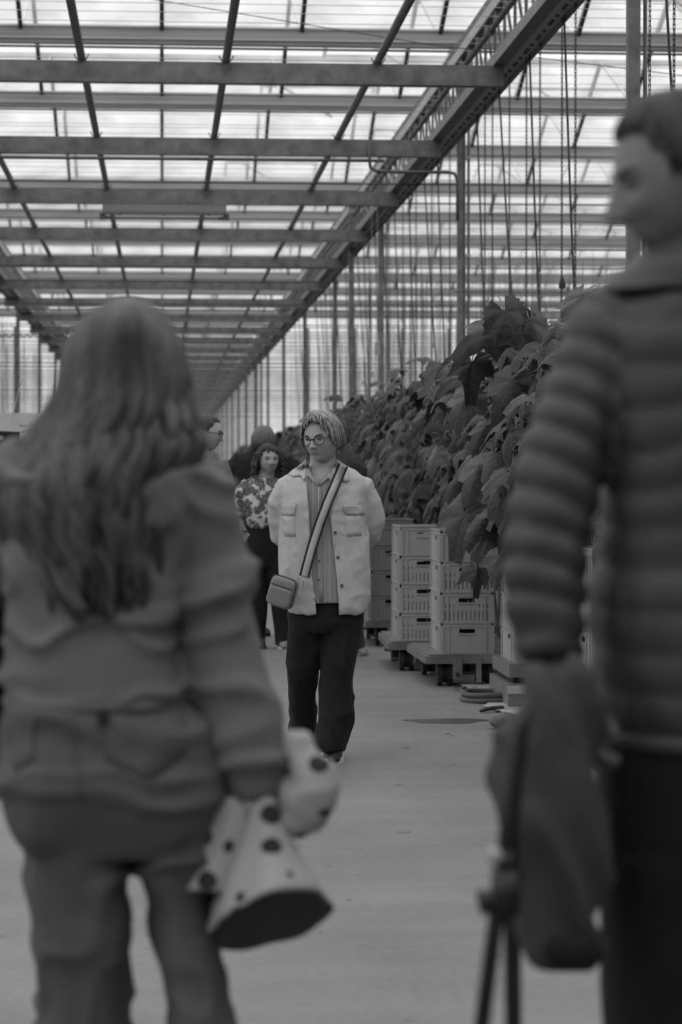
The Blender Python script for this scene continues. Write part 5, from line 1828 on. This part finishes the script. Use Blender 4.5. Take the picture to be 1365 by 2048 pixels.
# unidentified dark strip at her left side, shaped as a hanging bag
q = at(-35, 1330, 4.08)
T = thing('black_hip_shape', 'black bag-like shape at the left hip of the long-haired woman', 'bag', (q.x, 4.10, at(0, 1600, 4.1).z))
def P_(px, py, dy=0): return at(px, py, 4.10 + dy) - Vector(T.location)
mb = MB()
a = [(P_(-45, py, 0), w_, .045) for py, w_ in ((1602, .040), (1560, .0455), (1400, .0475), (1250, .048), (1120, .047), (1105, .045))]
mb.rings(a, 24, 3.5)
obj('bag_body', finish(remesh(mb, .008, 4), .004, (8, 8, 5)), cloth('black_canvas', .012), T, smooth=True)
MB().tube([P_(-45, 1110), P_(-40, 1040, -.01), P_(10, 975, -.02), P_(40, 930, -.03), P_(60, 905, 0)], .008, 8).build('handle', MATS['black_canvas'], T, smooth=True)

# ---- spotted sun hat in her right hand
def spotted(name, base, dark, scale, thr):
    m = bpy.data.materials.new(name); m.use_nodes = True
    n, L = m.node_tree.nodes, m.node_tree.links
    b = n['Principled BSDF']; b.inputs['Roughness'].default_value = .85; b.inputs['Specular IOR Level'].default_value = .2
    t, v, c, x = n.new('ShaderNodeTexCoord'), n.new('ShaderNodeTexVoronoi'), n.new('ShaderNodeMath'), n.new('ShaderNodeMix')
    v.inputs['Scale'].default_value = scale; v.inputs['Randomness'].default_value = .55
    c.operation = 'LESS_THAN'; c.inputs[1].default_value = thr
    x.data_type = 'RGBA'; x.inputs['A'].default_value = (base, base, base, 1); x.inputs['B'].default_value = (dark, dark, dark, 1)
    L.new(t.outputs['Object'], v.inputs['Vector']); L.new(v.outputs['Distance'], c.inputs[0]); L.new(c.outputs[0], x.inputs['Factor']); L.new(x.outputs['Result'], b.inputs['Base Color'])
    return m
M_SPOT = spotted('spotted_cotton', .34, .03, 17.0, .30)
M_LIN = cloth('dark_lining', .10)
HY = 3.96
T = thing('spotted_sun_hat', 'crumpled white sun hat with dark spots held by the long-haired woman', 'hat', at(530, 1700, HY))
TL = Vector(T.location)
def H(px, py, dy=0): return at(px, py, HY + dy) - TL
def cone(name, rings_, m, amp=.006, flip=False, th=.003):
    """rings_: list of (center px,py, half width px, half height px of the tilted opening, depth half, tilt angle) """
    N = 40
    V = []
    for (cx, cy, hw, hh, hd, tl) in rings_:
        for i in range(N):
            a = 2 * math.pi * i / N
            k = 1 + .07 * math.sin(3 * a + cy * .01) + .04 * math.sin(7 * a)
            x = cx + hw * math.cos(a) * k * math.cos(tl) 
            y = cy + hh * math.sin(a) * k + hw * math.cos(a) * math.sin(tl)
            V.append(H(x, y, hd * math.sin(a) * k))
    M_ = len(rings_)
    Fc = [(j * N + i, j * N + (i + 1) % N, (j + 1) * N + (i + 1) % N, (j + 1) * N + i) for j in range(M_ - 1) for i in range(N)]
    mb = MB().add(V, Fc)
    me = mb.mesh(name)
    o = obj(name, me, m, T, smooth=True)
    sub = o.modifiers.new('s', 'SUBSURF'); sub.levels = 1; sub.render_levels = 1
    solidify(o, th)
    return o
# brim skirt: near rim high, far rim low -> the dark inside shows beneath the near rim
main = [(528, 1588, 16, 3, .02, 0), (530, 1620, 26, 6, .03, .05), (533, 1665, 42, 10, .045, .05), (536, 1710, 64, 16, .06, 0), (538, 1760, 92, 28, .08, -.08), (540, 1812, 118, 44, .105, -.20), (540, 1840, 128, 50, .115, -.26)]
cone('crown', main, M_SPOT)
cone('lining', [(cx, cy + 4, hw - 5, hh - 1, hd - .006, tl) for cx, cy, hw, hh, hd, tl in main], M_LIN)
side = [(470, 1600, 22, 4, .02, .2), (462, 1650, 38, 8, .03, .2), (445, 1710, 46, 12, .035, .15), (425, 1770, 58, 16, .04, .15), (418, 1800, 60, 18, .045, .15)]
cone('brim_flap', side, M_SPOT)
cone('lining', [(cx, cy + 3, hw - 4, hh - 1, hd - .005, tl) for cx, cy, hw, hh, hd, tl in side], M_LIN)
mb = MB().tube([H(566, 1500, .02), H(600, 1505, 0), H(625, 1545, -.02), H(628, 1595, -.02), H(612, 1635, -.01), H(585, 1655, .0)], [(.016, .02), (.026, .03), (.028, .035), (.028, .035), (.026, .03), (.016, .02)], 16)
mb.tube([H(560, 1560, .02), H(590, 1590, .01), H(600, 1640, .0)], [.02, .034, .02], 14)
obj('brim_roll', finish(remesh(mb, .006, 4), .016, (14, 14, 14), .006, (34, 34, 34), seed=3), M_SPOT, T, smooth=True)

# ================================================================== foreground man in the quilted jacket
FM = Person('man with short dark hair in a quilted jacket at the right, looking left', 3.40, 1420)
M_Q = mat('quilted_nylon', .036, .5, .12, 8, .15, 160, spec=.4)
M_FT = cloth('black_jeans', .012, var=.2)
tor = [(530, 1345, 1480, .075, 0), (560, 1300, 1530, .10, 0), (600, 1235, 1630, .125, 0), (660, 1205, 1665, .14, 0), (800, 1200, 1680, .15, 0), (980, 1208, 1665, .15, 0), (1100, 1198, 1668, .15, 0), (1200, 1182, 1682, .155, 0), (1300, 1190, 1690, .16, 0), (1440, 1202, 1690, .16, 0), (1468, 1210, 1684, .155, 0)]
aL = [(1290, 600, 0, 70), (1235, 640, 0, 84), (1205, 690, -.01, 84), (1180, 760, -.02, 82), (1150, 850, -.03, 84), (1118, 950, -.04, 84), (1099, 1050, -.05, 86), (1092, 1150, -.06, 84), (1094, 1250, -.07, 77), (1106, 1325, -.08, 62)]
aR = [(1570, 600, 0, 70), (1640, 640, 0, 84), (1680, 720, 0, 84), (1715, 850, 0, 82), (1740, 1000, .0, 78), (1750, 1150, .02, 74), (1740, 1300, .05, 62)]
mb = MB().rings(FM.rings(tor), 44, 2.4)
for a in (aL, aR):
    p, r = FM.limb(a); mb.tube(p, r, 22)
me_q = remesh(mb, .009, 6)
co, no = get_co(me_q), get_no(me_q)
# quilting: horizontal baffles on the trunk, rings along the sleeve
pa = np.array([FM.at(*q[:3]) for q in aL]); ra = np.array([q[3] / FM.k for q in aL])
dmin = np.full(len(co), 9.0); sarc = np.zeros(len(co))
acc = 0
for i in range(len(pa) - 1):
    ab = pa[i + 1] - pa[i]; l = np.linalg.norm(ab)
    t = np.clip(((co - pa[i]) @ ab) / (l * l), 0, 1)
    d = np.linalg.norm(co - (pa[i] + t[:, None] * ab), axis=1) / (ra[i] + (ra[i + 1] - ra[i]) * t)
    m_ = d < dmin
    dmin[m_] = d[m_]; sarc[m_] = (acc + l * t)[m_]
    acc += l
arm = (dmin < 1.12) & (co[:, 0] < FM.at(1250, 900).x)
per = .047
wv = vnoise(co * 7) * .25
phase = np.where(arm, (sarc - .22 * (co[:, 0] - pa[5][0])) / per, (co[:, 2] - .12 * co[:, 0]) / .058) + wv * 1.3
puff = np.abs(np.sin(phase * math.pi)) ** .55
disp = np.where(arm, .012, .006) * (puff - .72) + .004 * vnoise(co * np.array((28, 28, 14)))
set_co(me_q, co + no * disp[:, None])
obj('quilted_jacket', me_q, M_Q, FM.root, smooth=True)
# stand-up collar and hem
mb = MB().rings(FM.rings([(472, 1340, 1520, .08, -.01), (496, 1302, 1545, .098, -.01), (525, 1268, 1570, .112, -.008), (555, 1228, 1595, .122, -.003), (590, 1200, 1630, .13, 0)]), 36, 2.2)
me = finish(remesh(mb, .008, 4), .005, (10, 10, 18))
obj('collar', me, M_Q, FM.root, smooth=True)
mb = MB().rings(FM.rings([(1452, 1198, 1694, .163, 0), (1460, 1196, 1696, .166, 0), (1482, 1196, 1696, .166, 0), (1490, 1200, 1692, .162, 0)]), 44, 2.4)
obj('hem_band', finish(remesh(mb, .008, 4), .003, (9, 9, 9)), M_Q, FM.root, smooth=True)
mb = MB()
mb.rings(FM.rings([(1440, 1215, 1678, .14, 0), (1500, 1206, 1688, .15, 0), (1650, 1206, 1690, .15, 0), (1760, 1210, 1686, .13, 0)]), 36, 2.3)
LL = [(1700, 1207, 1450, .13, 0), (1850, 1214, 1445, .115, 0), (2048, 1216, 1436, .105, 0), (2300, 1218, 1420, .09, 0), (2600, 1222, 1412, .085, .02), (2860, 1222, 1414, .085, .03)]
LR = [(1700, 1446, 1688, .13, 0), (1850, 1450, 1686, .115, 0), (2048, 1460, 1684, .105, 0), (2300, 1475, 1682, .09, 0), (2600, 1485, 1680, .085, .02), (2860, 1485, 1680, .085, .03)]
for q in (LL, LR):
    mb.rings(FM.rings(q), 24, 2.2)
obj('trousers', finish(remesh(mb, .011, 5), .008, (5, 5, 4), seed=71), M_FT, FM.root, smooth=True)
MHh = .242
body = MB()
hc = FM.at(1376, 358, -.0)
MHM = head_mb(body, hc, MHh, math.radians(-88), math.radians(15), 0, 1.45)
body.tube([MHM @ Vector((0, .10, -.2)), FM.at(1410, 500, .0), FM.at(1415, 570, 0)], [.062, .065, .08], 18)
body.rings(FM.rings([(560, 1330, 1500, .07, 0), (620, 1270, 1600, .09, 0), (800, 1260, 1620, .10, 0), (1100, 1260, 1610, .10, 0), (1450, 1260, 1630, .11, 0), (1740, 1260, 1640, .09, 0)]), 24)
for a in (aL, aR):
    p, r = FM.limb(a); body.tube(p, [x * .55 for x in r], 12)
hand_mb(body, FM.at(1110, 1335, -.08), (.25, -.05, -1), (-.9, -.4, 0), 1.08, .6, 1)
hand_mb(body, FM.at(1738, 1312, .05), (-.1, .05, -1), (1, 0, 0), 1.08, .4, -1)
for q in (LL, LR):
    body.rings(FM.rings([(py, xl + .22 * (xr - xl), xr - .22 * (xr - xl), ry * .55, dy) for py, xl, xr, ry, dy in q]), 14)
obj('body', finish(remesh(body, .0048, 2)), mat('skin_man', .15, .5, .15, 20), FM.root, smooth=True)
face_parts(FM.root, MHM, MHh, .02)
def te_f(a):
    a = abs((a + math.pi) % (2 * math.pi) - math.pi)
    return .85 if a < .7 else (.85 + (a - .7) * 1.1 if a < 1.5 else 1.73 + .2 * (a - 1.5))
hair(FM.root, MHM, MHh, None, 260, te_f, vol=.05, wid=.035, m=hair_mat('man_dark_hair', .02), jit=.05, seed=23, sweep=.15)
for px in (1318, 1580):
    shoe(FM.root, (FM.at(px - 20, 2900).x, .18, 0), (FM.at(px, 2900).x, -.08, 0), .115, M_BLKS, M_BLKS)

# ---- dark coat hung over his hand
CY = 3.30
T = thing('folded_coat', 'dark coat draped over the hand of the man in the quilted jacket', 'coat', at(1110, 1915, CY))
TL = Vector(T.location)
rows_ = [(1322, 1058, 1160, .030), (1345, 1040, 1182, .048), (1400, 1022, 1198, .060), (1470, 1006, 1205, .066), (1560, 999, 1207, .068), (1650, 1002, 1208, .068), (1740, 1018, 1209, .066), (1820, 1034, 1210, .064), (1880, 1044, 1210, .062), (1902, 1052, 1206, .058)]
mb = MB()
rs = []
for py, xl, xr, ry in rows_:
    a, b = at(xl, py, CY - .02) - TL, at(xr, py, CY - .02) - TL
    rs.append(((a + b) / 2, (b.x - a.x) / 2, ry))
mb.rings(rs, 34, 2.2)
me_c = remesh(mb, .007, 5)
co, no = get_co(me_c), get_no(me_c)
sl = co[:, 0] * 1.0 + .42 * (co[:, 2] - co[:, 2].max())
f1 = np.abs(vnoise(np.stack([sl * 22, co[:, 1] * 6, co[:, 2] * 2.2], 1) + 40))
set_co(me_c, co + no * (.055 * (.30 - f1) + .006 * vnoise(co * 20))[:, None])
obj('coat_cloth', me_c, cloth('dark_coat', .055), T, smooth=True)
mb = MB()
a, b = at(1050, 1902, CY - .03) - TL, at(1205, 1902, CY - .03) - TL
mb.rings([((a + b) / 2 + Vector((0, 0, -.022)), (b.x - a.x) / 2 - .012, .045), ((a + b) / 2 + Vector((0, 0, .0)), (b.x - a.x) / 2, .066), ((a + b) / 2 + Vector((0, 0, .03)), (b.x - a.x) / 2, .064)], 30, 2.6)
obj('coat_hem', finish(remesh(mb, .006, 3), .003, (14, 14, 14)), mat('black_lining', .006, .8), T, smooth=True)

# ---- tripod
TY = 3.10
T = thing('camera_tripod', 'slim black tripod standing beside the man in the quilted jacket', 'tripod', at(1000, 1700, TY) * 1)
T.location.z = 0
TL = Vector(T.location)
M_TP = mat('black_tripod', .01, .45)
def Q(px, py, dy=0): return at(px, py, TY + dy) - TL
def leg(name, a, b, r0, r1):
    # extend to the floor
    a, b = Vector(a), Vector(b)
    d = b - a
    e = a + d * ((a.z - .01) / (a.z - b.z))
    m1 = a.lerp(e, .45)
    o = MB().tube([a, m1], r0, 10).tube([m1 - (e - a) * .03, e], r1, 10).build(name, M_TP, T, smooth=True)
    MB().ball(e, .012, 10, 8).build('rubber_foot', M_RUB, o, smooth=True)
leg('leg', Q(1040, 1470, 0), Q(965, 2048, 0), .0105, .0095)
leg('leg', Q(1015, 1700, -.01), Q(1021, 2048, .06), .007, .006)
leg('leg', Q(1030, 1600, .02), Q(1035, 2048, .35), .007, .006)
MB().tube([Q(1062, 1395), Q(1042, 1465), Q(1020, 1640), Q(1008, 1760)], [.008, .011, .013, .012], 12).build('centre_column', M_TP, T, smooth=True)
MB().tube([Q(1012, 1740), Q(1012, 1830)], .019, 12).build('collar', M_TP, T, smooth=True)
MB().tube([Q(1005, 1795), Q(958, 1806)], [.012, .017], 10).build('locking_knob', M_TP, T, smooth=True)
MB().ball(Q(992, 1712), .013, 12, 8).build('pale_knob', mat('pale_knob', .3, .5), T, smooth=True)
